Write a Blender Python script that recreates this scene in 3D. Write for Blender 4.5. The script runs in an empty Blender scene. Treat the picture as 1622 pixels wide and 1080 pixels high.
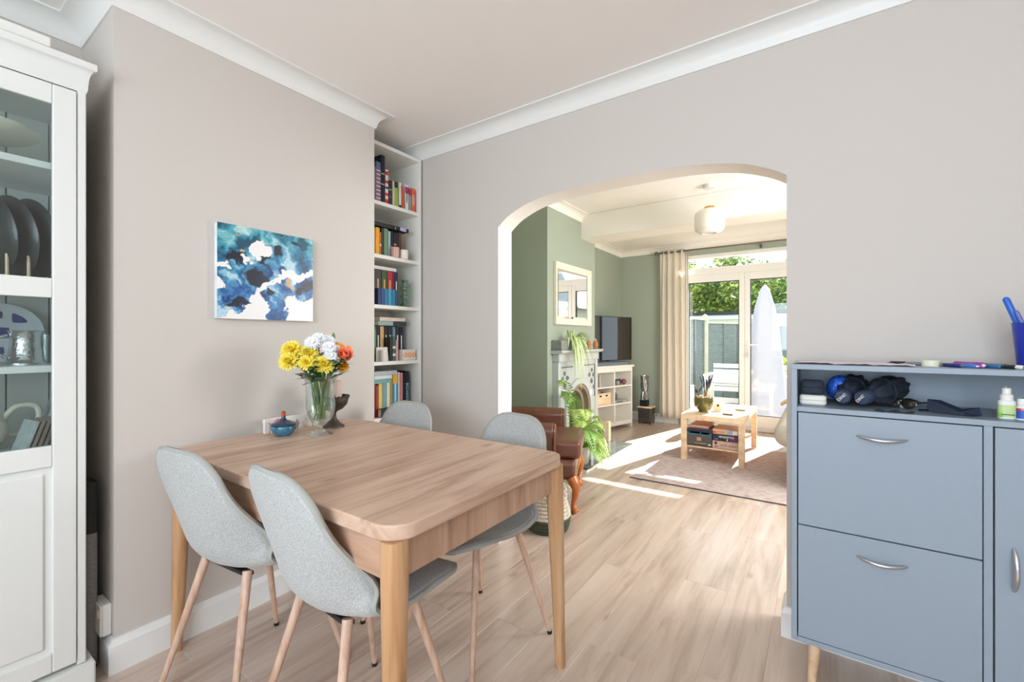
import bpy, bmesh, math, random
import numpy as np
from mathutils import Vector, Matrix
random.seed(7)
R = math.radians
sc = bpy.context.scene
COL = sc.collection

# ------------------------------------------------------------------ camera
cam_d = bpy.data.cameras.new('camera')
cam = bpy.data.objects.new('camera', cam_d); COL.objects.link(cam)
cam.location = (0, 0, 1.17)
cam.rotation_euler = (R(90), 0, R(34.87))
cam_d.sensor_width = 36.0
cam_d.lens = 703.6 / 1622 * 36
cam_d.shift_y = -3.5 / 1622
cam_d.clip_start = 0.02; cam_d.clip_end = 300
sc.camera = cam

# ------------------------------------------------------------------ world, sun, fill lamps
world = bpy.data.worlds.new('sky'); sc.world = world; world.use_nodes = True
wn = world.node_tree.nodes; wn['Background'].inputs[0].default_value = (0.80, 0.90, 1.0, 1)
wn['Background'].inputs[1].default_value = 2.3
SUN_AZ, SUN_EL = R(14.7), R(35.2)
sd = bpy.data.lights.new('sun', 'SUN'); sd.energy = 30.0; sd.angle = R(0.55); sd.color = (1.0, 0.95, 0.86)
sun = bpy.data.objects.new('sun', sd); COL.objects.link(sun)
dv = Vector((math.sin(SUN_AZ) * math.cos(SUN_EL), math.cos(SUN_AZ) * math.cos(SUN_EL), math.sin(SUN_EL)))
sun.rotation_euler = dv.to_track_quat('Z', 'Y').to_euler()
def area(name, loc, size, energy, color, direction):
    d = bpy.data.lights.new(name, 'AREA'); d.shape = 'RECTANGLE'; d.size = size[0]; d.size_y = size[1]
    d.energy = energy; d.color = color
    o = bpy.data.objects.new(name, d); COL.objects.link(o); o.location = loc
    o.rotation_euler = Vector(direction).to_track_quat('-Z', 'Y').to_euler()
    return o
# fill lamps added at unseen windows, behind the camera and beside the back room
area('front_window_fill', (0.0, -1.90, 1.52), (2.3, 1.35), 88, (0.78, 0.885, 1.0), (0, 1, 0.16))
area('side_window_fill', (1.24, 3.3, 1.50), (1.5, 1.2), 88, (0.97, 0.97, 0.95), (-1, 0, -0.22))
sc.view_settings.view_transform = 'Standard'
sc.view_settings.look = 'None'
sc.view_settings.gamma = 1.0
sc.view_settings.use_curve_mapping = False
sc.view_settings.exposure = 0.0
sc.cycles.max_bounces = 10; sc.cycles.diffuse_bounces = 6; sc.cycles.transparent_max_bounces = 16
sc.cycles.caustics_reflective = False; sc.cycles.caustics_refractive = False
sc.cycles.sample_clamp_indirect = 6.0

# ------------------------------------------------------------------ helpers
def S(r, g, b):
    f = lambda c: (c / 255) / 12.92 if c / 255 <= 0.04045 else ((c / 255 + 0.055) / 1.055) ** 2.4
    return (f(r), f(g), f(b), 1)

class MB:
    def __init__(s): s.v = []; s.f = []; s.mi = []
    def add(s, vs, fs, mi=0):
        n = len(s.v); s.v += [tuple(p) for p in vs]
        for f in fs: s.f.append(tuple(i + n for i in f)); s.mi.append(mi)
        return s
    def box(s, x0, x1, y0, y1, z0, z1, mi=0):
        return s.add([(x0,y0,z0),(x1,y0,z0),(x1,y1,z0),(x0,y1,z0),(x0,y0,z1),(x1,y0,z1),(x1,y1,z1),(x0,y1,z1)],
                     [(0,3,2,1),(4,5,6,7),(0,1,5,4),(1,2,6,5),(2,3,7,6),(3,0,4,7)], mi)
    def prism(s, poly, axis, a0, a1, mi=0):
        n = len(poly)
        def P(p, a):
            return {'x': (a, p[0], p[1]), 'y': (p[0], a, p[1]), 'z': (p[0], p[1], a)}[axis]
        vs = [P(p, a0) for p in poly] + [P(p, a1) for p in poly]
        fs = [tuple(range(n)), tuple(range(2*n-1, n-1, -1))] + [(i, (i+1) % n, n+(i+1) % n, n+i) for i in range(n)]
        return s.add(vs, fs, mi)
    def tube(s, pts, r, n=10, cap=True, flat=1.0):
        pts = [Vector(p) for p in pts]; m = len(pts)
        rs = r if isinstance(r, (list, tuple)) else [r] * m
        vs = []; up = None
        for i, p in enumerate(pts):
            t = (pts[min(i+1, m-1)] - pts[max(i-1, 0)]).normalized()
            if up is None:
                up = t.orthogonal().normalized()
            up = (up - t * up.dot(t)); up = up.normalized() if up.length > 1e-6 else t.orthogonal().normalized()
            w = t.cross(up)
            for k in range(n):
                a = 2*math.pi*k/n
                vs.append(p + up*math.cos(a)*rs[i] + w*math.sin(a)*rs[i]*flat)
        fs = [(i*n+k, i*n+(k+1) % n, (i+1)*n+(k+1) % n, (i+1)*n+k) for i in range(m-1) for k in range(n)]
        if cap: fs += [tuple(range(n-1, -1, -1)), tuple(range((m-1)*n, m*n))]
        return s.add(vs, fs)
    def cyl(s, p0, p1, r0, r1=None, n=16): return s.tube([p0, p1], [r0, r0 if r1 is None else r1], n)
    def lathe(s, prof, n=24, c=(0, 0, 0), flute=None, sx=1, sy=1):
        vs = []; m = len(prof)
        for i, (r, z) in enumerate(prof):
            for k in range(n):
                a = 2*math.pi*k/n; q = r*(flute(k, i) if flute else 1)
                vs.append((c[0]+q*math.cos(a)*sx, c[1]+q*math.sin(a)*sy, c[2]+z))
        fs = [(i*n+k, i*n+(k+1) % n, (i+1)*n+(k+1) % n, (i+1)*n+k) for i in range(m-1) for k in range(n)]
        if prof[0][0] > 1e-5: fs.append(tuple(range(n-1, -1, -1)))
        if prof[-1][0] > 1e-5: fs.append(tuple(range((m-1)*n, m*n)))
        return s.add(vs, fs)
    def grid(s, fn, nu, nv, mi=0):
        vs = [fn(i/nu, j/nv) for j in range(nv+1) for i in range(nu+1)]
        fs = [(j*(nu+1)+i, j*(nu+1)+i+1, (j+1)*(nu+1)+i+1, (j+1)*(nu+1)+i) for j in range(nv) for i in range(nu)]
        return s.add(vs, fs, mi)
    def ball(s, c, r, n=12, m=8, sx=1, sy=1, sz=1):
        return s.lathe([(max(1e-6, r*math.sin(math.pi*i/m)), -r*math.cos(math.pi*i/m)*sz) for i in range(m+1)], n, c, None, sx, sy)
    def xf(s, M, start=0):
        s.v[start:] = [tuple(M @ Vector(p)) for p in s.v[start:]]; return s
    def mesh(s, name, mats, smooth=30, recalc=True):
        me = bpy.data.meshes.new(name); me.from_pydata(s.v, [], s.f)
        for m in (mats if isinstance(mats, (list, tuple)) else [mats]): me.materials.append(m)
        if any(s.mi): me.polygons.foreach_set('material_index', s.mi)
        bm = bmesh.new(); bm.from_mesh(me)
        bmesh.ops.remove_doubles(bm, verts=bm.verts, dist=1e-6)
        if recalc: bmesh.ops.recalc_face_normals(bm, faces=bm.faces)
        bm.to_mesh(me); bm.free()
        if smooth:
            me.shade_smooth(); me.set_sharp_from_angle(angle=R(smooth))
        return me
    def obj(s, name, mats, parent=None, smooth=30, bev=0, seg=2, loc=None, rot=None, recalc=True, sub=0):
        o = bpy.data.objects.new(name, s.mesh(name, mats, smooth, recalc)); COL.objects.link(o)
        if parent: o.parent = parent
        if loc: o.location = loc
        if rot: o.rotation_euler = rot
        if bev:
            b = o.modifiers.new('bevel', 'BEVEL'); b.width = bev; b.segments = seg; b.limit_method = 'ANGLE'; b.angle_limit = R(40)
            b.harden_normals = False
        if sub:
            q = o.modifiers.new('sub', 'SUBSURF'); q.levels = sub; q.render_levels = sub
        return o

def box(*a): return MB().box(*a)
def tag(o, label, cat, group=None):
    o['label'] = label; o['category'] = cat
    if group: o['group'] = group
    return o
def struct(o, label=None):
    o['kind'] = 'structure'
    if label: o['label'] = label
    return o
def empty(name, loc=(0, 0, 0), rz=0):
    o = bpy.data.objects.new(name, None); COL.objects.link(o); o.location = loc; o.rotation_euler = (0, 0, rz)
    o.empty_display_size = 0.05
    return o
def thing(name, label, cat, loc=(0, 0, 0), rz=0, group=None): return tag(empty(name, loc, rz), label, cat, group)
def copy_tree(o, parent=None):
    c = o.copy(); COL.objects.link(c); c.parent = parent
    for ch in o.children: copy_tree(ch, c)
    return c
def text(name, s, size, mat, parent, loc, rot, depth=0.0004, align='CENTER', sx=1.0):
    cu = bpy.data.curves.new(name, 'FONT'); cu.body = s; cu.size = size; cu.extrude = depth; cu.align_x = align; cu.align_y = 'CENTER'
    t = bpy.data.objects.new(name, cu); COL.objects.link(t)
    dg = bpy.context.evaluated_depsgraph_get()
    me = bpy.data.meshes.new_from_object(t.evaluated_get(dg)); bpy.data.objects.remove(t); bpy.data.curves.remove(cu)
    me.materials.clear(); me.materials.append(mat)
    o = bpy.data.objects.new(name, me); COL.objects.link(o); o.parent = parent; o.location = loc; o.rotation_euler = rot; o.scale = (sx, 1, 1)
    return o

# ------------------------------------------------------------------ materials
def _nt(name):
    m = bpy.data.materials.new(name); m.use_nodes = True
    nt = m.node_tree; return m, nt, nt.nodes, nt.links, nt.nodes['Principled BSDF']
def mat(name, col, rough=0.5, metal=0.0, var=0.0, scale=8, bump=0.0, bscale=150, stretch=(1, 1, 1), sheen=0, trans=0, coat=0, ior=1.45, emit=0):
    m, nt, N, L, b = _nt(name)
    b.inputs['Base Color'].default_value = col; b.inputs['Roughness'].default_value = rough; b.inputs['Metallic'].default_value = metal
    b.inputs['IOR'].default_value = ior; b.inputs['Transmission Weight'].default_value = trans
    b.inputs['Coat Weight'].default_value = coat; b.inputs['Sheen Weight'].default_value = sheen
    if emit: b.inputs['Emission Color'].default_value = col; b.inputs['Emission Strength'].default_value = emit
    if var or bump:
        tc = N.new('ShaderNodeTexCoord'); mp = N.new('ShaderNodeMapping'); mp.inputs['Scale'].default_value = stretch
        L.new(tc.outputs['Object'], mp.inputs['Vector'])
    if var:
        n = N.new('ShaderNodeTexNoise'); n.inputs['Scale'].default_value = scale; n.inputs['Detail'].default_value = 6
        L.new(mp.outputs[0], n.inputs['Vector'])
        r = N.new('ShaderNodeMapRange'); r.inputs[1].default_value = 0.3; r.inputs[2].default_value = 0.7; r.inputs[3].default_value = 1-var; r.inputs[4].default_value = 1+var
        L.new(n.outputs[0], r.inputs[0])
        x = N.new('ShaderNodeVectorMath'); x.operation = 'SCALE'; x.inputs[0].default_value = col[:3]
        L.new(r.outputs[0], x.inputs['Scale']); L.new(x.outputs[0], b.inputs['Base Color'])
    if bump:
        n2 = N.new('ShaderNodeTexNoise'); n2.inputs['Scale'].default_value = bscale; n2.inputs['Detail'].default_value = 3
        L.new(mp.outputs[0], n2.inputs['Vector'])
        bp = N.new('ShaderNodeBump'); bp.inputs['Strength'].default_value = bump; bp.inputs['Distance'].default_value = 0.003
        L.new(n2.outputs[0], bp.inputs['Height']); L.new(bp.outputs[0], b.inputs['Normal'])
    return m
def ramp(N, stops):
    r = N.new('ShaderNodeValToRGB'); e = r.color_ramp.elements
    while len(e) < len(stops): e.new(0.5)
    for i, (p, c) in enumerate(stops): e[i].position = p; e[i].color = c
    return r
def wood(name, cols, axis='y', scale=3.0, grain=14, rough=0.45, random_tone=0.0, knots=0.0, bump=0.05, knot_col=None):
    """grain runs along axis; cols = dark, mid, light"""
    m, nt, N, L, b = _nt(name)
    tc = N.new('ShaderNodeTexCoord'); oi = N.new('ShaderNodeObjectInfo')
    off = N.new('ShaderNodeVectorMath'); off.operation = 'ADD'
    mul = N.new('ShaderNodeVectorMath'); mul.operation = 'SCALE'; mul.inputs[0].default_value = (37, 91, 53)
    L.new(oi.outputs['Random'], mul.inputs['Scale'])
    L.new(tc.outputs['Object'], off.inputs[0]); L.new(mul.outputs[0], off.inputs[1])
    mp = N.new('ShaderNodeMapping'); k = {'x': 0, 'y': 1, 'z': 2}[axis]
    s = [grain, grain, grain]; s[k] = grain*0.09; mp.inputs['Scale'].default_value = s
    L.new(off.outputs[0], mp.inputs['Vector'])
    n = N.new('ShaderNodeTexNoise'); n.inputs['Scale'].default_value = scale; n.inputs['Detail'].default_value = 8; n.inputs['Roughness'].default_value = 0.62; n.inputs['Distortion'].default_value = 0.6
    L.new(mp.outputs[0], n.inputs['Vector'])
    r = ramp(N, [(0.30, cols[0]), (0.48, cols[1]), (0.66, cols[2])]); L.new(n.outputs[0], r.inputs[0])
    out = r.outputs[0]
    if knots:
        mp2 = N.new('ShaderNodeMapping'); s2 = [5.5, 5.5, 5.5]; s2[k] = 2.6; s2[2] = s2[2] if k == 2 else .02; mp2.inputs['Scale'].default_value = s2
        L.new(off.outputs[0], mp2.inputs['Vector'])
        vo = N.new('ShaderNodeTexVoronoi'); vo.inputs['Scale'].default_value = 1.0; L.new(mp2.outputs[0], vo.inputs['Vector'])
        mr = N.new('ShaderNodeMapRange'); mr.inputs[1].default_value = 0.02; mr.inputs[2].default_value = 0.12; mr.inputs[3].default_value = knots; mr.inputs[4].default_value = 0
        L.new(vo.outputs['Distance'], mr.inputs[0])
        mx = N.new('ShaderNodeMix'); mx.data_type = 'RGBA'; L.new(mr.outputs[0], mx.inputs[0]); L.new(out, mx.inputs[6]); mx.inputs[7].default_value = knot_col or cols[0]
        out = mx.outputs[2]
    if random_tone:
        rr = N.new('ShaderNodeMapRange'); rr.inputs[3].default_value = 1-random_tone; rr.inputs[4].default_value = 1+random_tone; L.new(oi.outputs['Random'], rr.inputs[0])
        vm = N.new('ShaderNodeVectorMath'); vm.operation = 'SCALE'; L.new(out, vm.inputs[0]); L.new(rr.outputs[0], vm.inputs['Scale']); out = vm.outputs[0]
    L.new(out, b.inputs['Base Color']); b.inputs['Roughness'].default_value = rough
    if bump:
        bp = N.new('ShaderNodeBump'); bp.inputs['Strength'].default_value = bump; bp.inputs['Distance'].default_value = 0.002
        L.new(n.outputs[0], bp.inputs['Height']); L.new(bp.outputs[0], b.inputs['Normal'])
    return m
def glass(name, tint=(0.96, 0.98, 0.98, 1), gloss=0.06, edge=0.25, rough=0.02):
    m = bpy.data.materials.new(name); m.use_nodes = True; nt = m.node_tree; N = nt.nodes; L = nt.links; N.clear()
    o = N.new('ShaderNodeOutputMaterial'); t = N.new('ShaderNodeBsdfTransparent'); g = N.new('ShaderNodeBsdfGlossy'); mx = N.new('ShaderNodeMixShader')
    t.inputs[0].default_value = tint; g.inputs['Roughness'].default_value = rough; g.inputs['Color'].default_value = (1, 1, 1, 1)
    lw = N.new('ShaderNodeLayerWeight'); lw.inputs[0].default_value = 0.35
    mr = N.new('ShaderNodeMapRange'); mr.inputs[3].default_value = gloss; mr.inputs[4].default_value = gloss+edge
    L.new(lw.outputs['Facing'], mr.inputs[0]); L.new(mr.outputs[0], mx.inputs[0]); L.new(t.outputs[0], mx.inputs[1]); L.new(g.outputs[0], mx.inputs[2]); L.new(mx.outputs[0], o.inputs[0])
    return m
def vcol(name, rough=0.5, attr='Col'):
    m, nt, N, L, b = _nt(name); a = N.new('ShaderNodeAttribute'); a.attribute_name = attr
    L.new(a.outputs['Color'], b.inputs['Base Color']); b.inputs['Roughness'].default_value = rough
    return m

W_ALL = mat('wall_paint_greige', S(204, 197, 190), 0.75, bump=0.03, bscale=300)
W_CREAM = mat('wall_paint_cream', S(242, 237, 229), 0.7, bump=0.03, bscale=300)
W_GREEN = mat('wall_paint_sage', S(162, 171, 155), 0.75, bump=0.03, bscale=300)
W_CEIL = mat('ceiling_paint', S(246, 242, 238), 0.8, bump=0.02, bscale=250)
W_TRIM = mat('white_gloss_paint', S(232, 232, 228), 0.4)
W_SKIRT = mat('white_skirting_paint', S(232, 232, 230), 0.35)
WHITE = mat('white_lacquer', S(236, 235, 228), 0.35)
UPVC = mat('white_upvc', S(243, 241, 237), 0.3)
GREYBLUE = mat('grey_blue_laminate', S(146, 158, 170), 0.42, bump=0.02, bscale=400)
GAPSHADE = mat('gap_shade', S(30, 34, 40), 0.8)  # near-black colour standing in for shade in gaps and holes
OAK_TOP = wood('oak_table_top', [S(168, 132, 110), S(200, 168, 145), S(214, 185, 163)], 'y', 1.7, 10, 0.42, 0.0, 0.55, 0.04, S(134, 102, 82))
OAK_APR = wood('oak_table_apron', [S(158, 122, 98), S(188, 150, 124), S(202, 168, 142)], 'z', 1.8, 11, 0.45, 0.03)
OAK_SIDE = wood('oak_table_side_apron', [S(158, 122, 98), S(188, 150, 124), S(202, 168, 142)], 'x', 1.8, 11, 0.45, 0.03)
BEECH = wood('beech_leg', [S(164, 118, 78), S(190, 146, 104), S(204, 166, 126)], 'z', 2.0, 12, 0.4, 0.03)
CHLEG = wood('pale_wood_print_leg', [S(178, 140, 118), S(202, 168, 146), S(216, 186, 166)], 'z', 2.5, 22, 0.4, 0.02)
BIRCH = wood('birch_veneer', [S(196, 160, 124), S(222, 190, 156), S(232, 206, 176)], 'y', 2.0, 9, 0.4, 0.02)
FLOORW = wood('oak_floor_plank', [S(170, 147, 131), S(197, 175, 160), S(208, 189, 175)], 'y', 1.5, 9, 0.26, 0.05, 0.42, 0.03, S(124, 98, 82))
FLOORW.node_tree.nodes['Principled BSDF'].inputs['IOR'].default_value = 1.75
BLACK = mat('black_plastic', S(24, 25, 27), 0.4)
CHROME = mat('brushed_steel', S(205, 206, 208), 0.28, 1.0)
BRASS = mat('brass', S(206, 162, 74), 0.3, 1.0)
PANE = glass('window_glass', (0.97, 0.985, 0.98, 1), 0.03, 0.18)
CABGLASS = glass('cabinet_glass', (0.90, 0.945, 0.94, 1), 0.04, 0.2)
CLEAR = glass('clear_vessel_glass', (0.93, 0.96, 0.955, 1), 0.05, 0.42, 0.05)
# ================================================================== room shell
XL, XR = -2.446, 1.30           # side walls
XC = -2.042                     # chimney breast faces
YA, YA2 = 2.057, 2.192          # arch wall
YB, YF = -2.0, 6.33             # unseen wall behind the camera, garden wall
CN, CF = 2.415, 2.45            # ceilings
# floor with separate planks
floor = struct(box(XL-.15, XR+.15, YB-.1, YF+.12, -.06, -.006).obj('floor', mat('floor_underlay', S(120, 95, 75), .8)))
PW, PL = .19, 1.29
row = 0; x = XL
while x < XR-.001:
    x1 = min(x+PW, XR); y = YB - (row*0.47 % 1.0)*PL
    while y < YF:
        y0, y1 = max(y, YB), min(y+PL, YF)
        if y1-y0 > .02:
            c = .0016; a, b_, d, e = x, x1, y0, y1
            m = MB().add([(a,d,-.006),(b_,d,-.006),(b_,e,-.006),(a,e,-.006),(a,d,-.0012),(b_,d,-.0012),(b_,e,-.0012),(a,e,-.0012),
                          (a+c,d+c,0),(b_-c,d+c,0),(b_-c,e-c,0),(a+c,e-c,0)],
                         [(0,1,5,4),(1,2,6,5),(2,3,7,6),(3,0,4,7),(4,5,9,8),(5,6,10,9),(6,7,11,10),(7,4,8,11),(8,9,10,11)])
            m.obj('plank', FLOORW, floor, smooth=0)
        y += PL
    x = x1; row += 1

def wall(name, mats, *boxes):
    m = MB()
    for b in boxes: m.box(*b)
    return struct(m.obj(name, mats, smooth=0))
wall('wall_left', W_ALL, (XL-.15, XL, YB, YA, 0, CN))
wall('wall_left_chimney_breast', W_ALL, (XL, XC, .481, 1.59, 0, CN))
# unseen wall behind the camera, with a wide opening for the added window
wall('wall_back', W_ALL, (XL-.15, -1.2, YB-.15, YB, 0, CN), (1.2, XR+.15, YB-.15, YB, 0, CN), (-1.2, 1.2, YB-.15, YB, 0, .82), (-1.2, 1.2, YB-.15, YB, 2.22, CN))
wall('wall_right', W_ALL, (XR, XR+.15, YB, YA, 0, CN))
wall('ceiling', W_CEIL, (XL-.15, XR+.15, YB-.15, YA+.02, CN, CN+.1))
# arch wall
ap = [(-1.531,1.812),(-1.500,1.838),(-1.439,1.876),(-1.314,1.920),(-1.162,1.942),(-.978,1.946),(-.782,1.945),(-.604,1.942),(-.443,1.930),(-.331,1.911),(-.261,1.892),(-.194,1.864),(-.145,1.838),(-.113,1.815)]
def catmull(p, n):
    out = []
    for i in range(len(p)-1):
        a, b, c, d = p[max(i-1,0)], p[i], p[i+1], p[min(i+2,len(p)-1)]
        for k in range(n):
            t = k/n
            out.append(tuple(.5*((2*b[j])+(-a[j]+c[j])*t+(2*a[j]-5*b[j]+4*c[j]-d[j])*t*t+(-a[j]+3*b[j]-3*c[j]+d[j])*t**3) for j in range(len(b))))
    return out+[tuple(p[-1])]
arch = catmull(ap, 4)
poly = [(XL, 0), (-1.531, 0)] + arch + [(-.113, 0), (XR, 0), (XR, CF), (XL, CF)]
m = MB().prism(poly, 'y', YA, YA2)
aw = m.obj('wall_arch', [W_ALL, W_CREAM, W_GREEN], smooth=0)
for p in aw.data.polygons:
    n = p.normal
    c = p.center
    p.material_index = 0 if n.y < -.9 else (2 if n.y > .9 else (1 if -1.54 < c.x < -.10 else 0))
struct(aw)
# back room
wall('wall_left_green', W_GREEN, (XL-.15, XL, YA2, YF, 0, CF))
FX0, FX1, FY0, FY1 = XL, XC, 3.492, 4.518
wall('wall_left_green_chimney_breast', W_GREEN, (FX0, FX1, FY0, 3.74, 0, CF), (FX0, FX1, 4.30, FY1, 0, CF), (FX0, FX1, 3.74, 4.30, .80, CF), (FX0, FX0+.05, 3.74, 4.30, 0, .80))
DX0, DX1, DZ = -1.60, -.02, 2.30
wall('wall_far', W_GREEN, (XL-.15, DX0, YF, YF+.2, 0, CF), (DX1, XR+.15, YF, YF+.2, 0, CF), (DX0, DX1, YF, YF+.2, DZ, CF))
wall('wall_right_green', W_GREEN, (XR, XR+.15, YA2, 2.5, 0, CF), (XR, XR+.15, 4.1, YF, 0, CF), (XR, XR+.15, 2.5, 4.1, 0, .9), (XR, XR+.15, 2.5, 4.1, 2.2, CF))  # opening left for the unseen, added side window
wall('ceiling_garden_room', W_CEIL, (XL-.15, XR+.15, YA+.02, YF+.2, CF, CF+.1))
beam = struct(box(XL, XR, 4.184, 4.50, 2.205, CF).obj('trim_beam', W_CREAM, bev=.006), 'boxed-in white ceiling beam across the garden room')

# swept mouldings
def sweep(name, path, prof, m):
    """path: XY polyline with the room on its left; prof: (offset into room, z)"""
    P = [Vector(p) for p in path]; offs = []
    for i, p in enumerate(P):
        d0 = (P[i]-P[i-1]).normalized() if i else (P[1]-P[0]).normalized()
        d1 = (P[i+1]-P[i]).normalized() if i < len(P)-1 else d0
        n0, n1 = Vector((-d0.y, d0.x)), Vector((-d1.y, d1.x))
        b = n0+n1; b = b/b.length; offs.append(b/max(.2, b.dot(n0)))
    k = len(prof); vs = []
    for p, o in zip(P, offs): vs += [(p.x+o.x*q, p.y+o.y*q, z) for q, z in prof]
    fs = [(i*k+j, i*k+(j+1) % k, (i+1)*k+(j+1) % k, (i+1)*k+j) for i in range(len(P)-1) for j in range(k)]
    fs += [tuple(range(k)), tuple(range((len(P)-1)*k, len(P)*k))]
    return struct(MB().add(vs, fs).obj(name, m, smooth=25))
def cove(zc, d=.076, p=.08):
    pts = [(0, zc-.0005), (0, zc-d), (.006, zc-d)]
    for i in range(7):
        a = i/6*math.pi/2
        pts.append((p-.008-(p-.016)*math.cos(a)+.002, zc-d+.008+(d-.016)*math.sin(a)))
    return pts + [(p, zc-.007), (p, zc-.0005)]
sweep('trim_1', [(XR, YA), (XL, YA), (XL, 1.59), (XC, 1.59), (XC, .481), (XL, .481), (XL, YB)], cove(CN), W_TRIM)
sweep('trim_2', [(XL, YB), (XR, YB), (XR, YA)], cove(CN), W_TRIM)
sweep('trim_3', [(XC, 4.184), (XC, FY0), (XL, FY0), (XL, YA2), (XR, YA2), (XR, 4.184)], cove(CF), W_CREAM)
sweep('trim_4', [(XR, 4.50), (XR, YF), (XL, YF), (XL, FY1)], cove(CF), W_CREAM)
sk = [(0, 0), (.018, 0), (.018, .095), (.010, .108), (.008, .118), (0, .118)]
sweep('baseboard_left', [(XL, 1.59), (XC, 1.59), (XC, .481), (XL, .481), (XL, YB)], sk, W_SKIRT)
sweep('baseboard_arch_left', [(-1.531, YA2), (-1.531, YA), (XL, YA)], sk, W_SKIRT)
sweep('baseboard_arch_right', [(XR, YA), (-.113, YA), (-.113, YA2)], sk, W_SKIRT)
sweep('baseboard_back', [(XL, YB), (XR, YB), (XR, YA)], sk, W_SKIRT)
sweep('baseboard_garden_room_left', [(XC, 3.54), (XC, FY0), (XL, FY0), (XL, YA2)], sk, W_SKIRT)
sweep('baseboard_far', [(DX0-.02, YF), (XL, YF), (XL, FY1), (XC, FY1), (XC, 4.44)], sk, W_SKIRT)
sweep('baseboard_right', [(XR, YA2), (XR, YF), (DX1+.02, YF)], sk, W_SKIRT)

# unseen windows behind the camera / on the side, built as the fill's source
def window(name, cx, y0, x0, x1, z0, z1, n, axis='y', out=-1):
    w = struct(empty(name))
    def B(nm, mt, a0, a1, d0, d1, c0, c1):
        return (box(a0, a1, d0, d1, c0, c1) if axis == 'y' else box(d0, d1, a0, a1, c0, c1)).obj(nm, mt, w, smooth=0, bev=.004)
    d0, d1 = y0, y0+.06
    B('frame_top', UPVC, x0, x1, d0, d1, z1-.06, z1); B('frame_bottom', UPVC, x0, x1, d0, d1, z0, z0+.06)
    for i in range(n+1):
        a = x0+(x1-x0-.06)*i/n; B('mullion', UPVC, a, a+.06, d0, d1, z0+.06, z1-.06)
    for i in range(n):
        a = x0+(x1-x0-.06)*i/n; B('pane', PANE, a+.06, a+(x1-x0-.06)/n, d0+.027, d0+.033, z0+.06, z1-.06)
    return w
window('unseen_window_1', 0, YB-.12, -1.2, 1.2, .82, 2.22, 4)
window('unseen_window_2', 0, XR+.06, 2.5, 4.1, .9, 2.2, 3, 'x')

# french doors with top light
D = struct(empty('door_1'))
def dbox(nm, mt, *a, par=D, bev=.006): return box(*a).obj(nm, mt, par, smooth=0, bev=bev)
fy0, fy1 = YF+.02, YF+.09
dbox('frame_jamb', UPVC, DX0, DX0+.05, fy0, fy1, 0, DZ)
dbox('frame_jamb', UPVC, DX1-.05, DX1, fy0, fy1, 0, DZ)
dbox('frame_head', UPVC, DX0+.05, DX1-.05, fy0, fy1, DZ-.055, DZ)
dbox('transom_bar', UPVC, DX0+.05, DX1-.05, fy0-.01, fy1, 2.02, 2.115)
dbox('threshold', UPVC, DX0+.05, DX1-.05, fy0-.01, fy1+.03, 0, .05)
dbox('pane', PANE, DX0+.05, DX1-.05, fy0+.03, fy0+.036, 2.115, DZ-.055, bev=0)
def leaf(x0, x1, hinge_left):
    e = empty('leaf'); e.parent = D
    st, y0, y1 = .062, fy0-.012, fy0+.05
    rb, rt = .20, 1.925
    dbox('stile', UPVC, x0, x0+st, y0, y1, .05, 2.02, par=e); dbox('stile', UPVC, x1-st, x1, y0, y1, .05, 2.02, par=e)
    dbox('rail', UPVC, x0+st, x1-st, y0, y1, .05, rb, par=e); dbox('rail', UPVC, x0+st, x1-st, y0, y1, rt, 2.02, par=e)
    g = MB()
    for (a, b, c, d) in ((x0+st, x0+st+.008, rb, rt), (x1-st-.008, x1-st, rb, rt)): g.box(a, b, y0+.012, y1-.012, c, d)
    g.box(x0+st+.008, x1-st-.008, y0+.012, y1-.012, rb, rb+.008); g.box(x0+st+.008, x1-st-.008, y0+.012, y1-.012, rt-.008, rt)
    g.obj('gasket', BLACK, e, smooth=0)
    box(x0+st+.008, x1-st-.008, y0+.028, y0+.034, rb+.008, rt-.008).obj('pane', PANE, e, smooth=0)
    return e, y0
lm = -.806
l1, _ = leaf(DX0+.05, lm, True)
l2, ly = leaf(lm+.002, DX1-.05, False)
hx = lm+.034
h = MB().box(hx-.014, hx+.014, ly-.008, ly, .92, 1.15); h.obj('handle_plate', mat('white_handle', S(228, 228, 226), .3), l2, bev=.004)
MB().cyl((hx, ly-.008, 1.09), (hx, ly-.05, 1.09), .009).tube([(hx, ly-.045, 1.09), (hx+.05, ly-.05, 1.092), (hx+.12, ly-.045, 1.09)], [.009, .009, .007]).obj('lever', WHITE, l2)
MB().cyl((hx, ly-.008, .985), (hx, ly-.014, .985), .012).obj('keyhole', CHROME, l2)
MB().cyl((hx, ly-.012, .985), (hx, ly-.04, .985), .004).box(hx-.012, hx+.012, ly-.05, ly-.046, .945, .985).obj('key', CHROME, l2)

# wall socket low on the side of the chimney breast
so = thing('wall_socket', 'white double wall socket low on the side of the chimney breast', 'socket')
box(-2.165, -2.062, .455, .481, .125, .235).obj('back_box', W_TRIM, so, bev=.004)
box(-2.163, -2.064, .449, .455, .127, .233).obj('face_plate', WHITE, so, bev=.003)
for i in range(2): box(-2.135+.045*i, -2.122+.045*i, .446, .449, .19, .215).obj('switch', WHITE, so, bev=.001)
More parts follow.
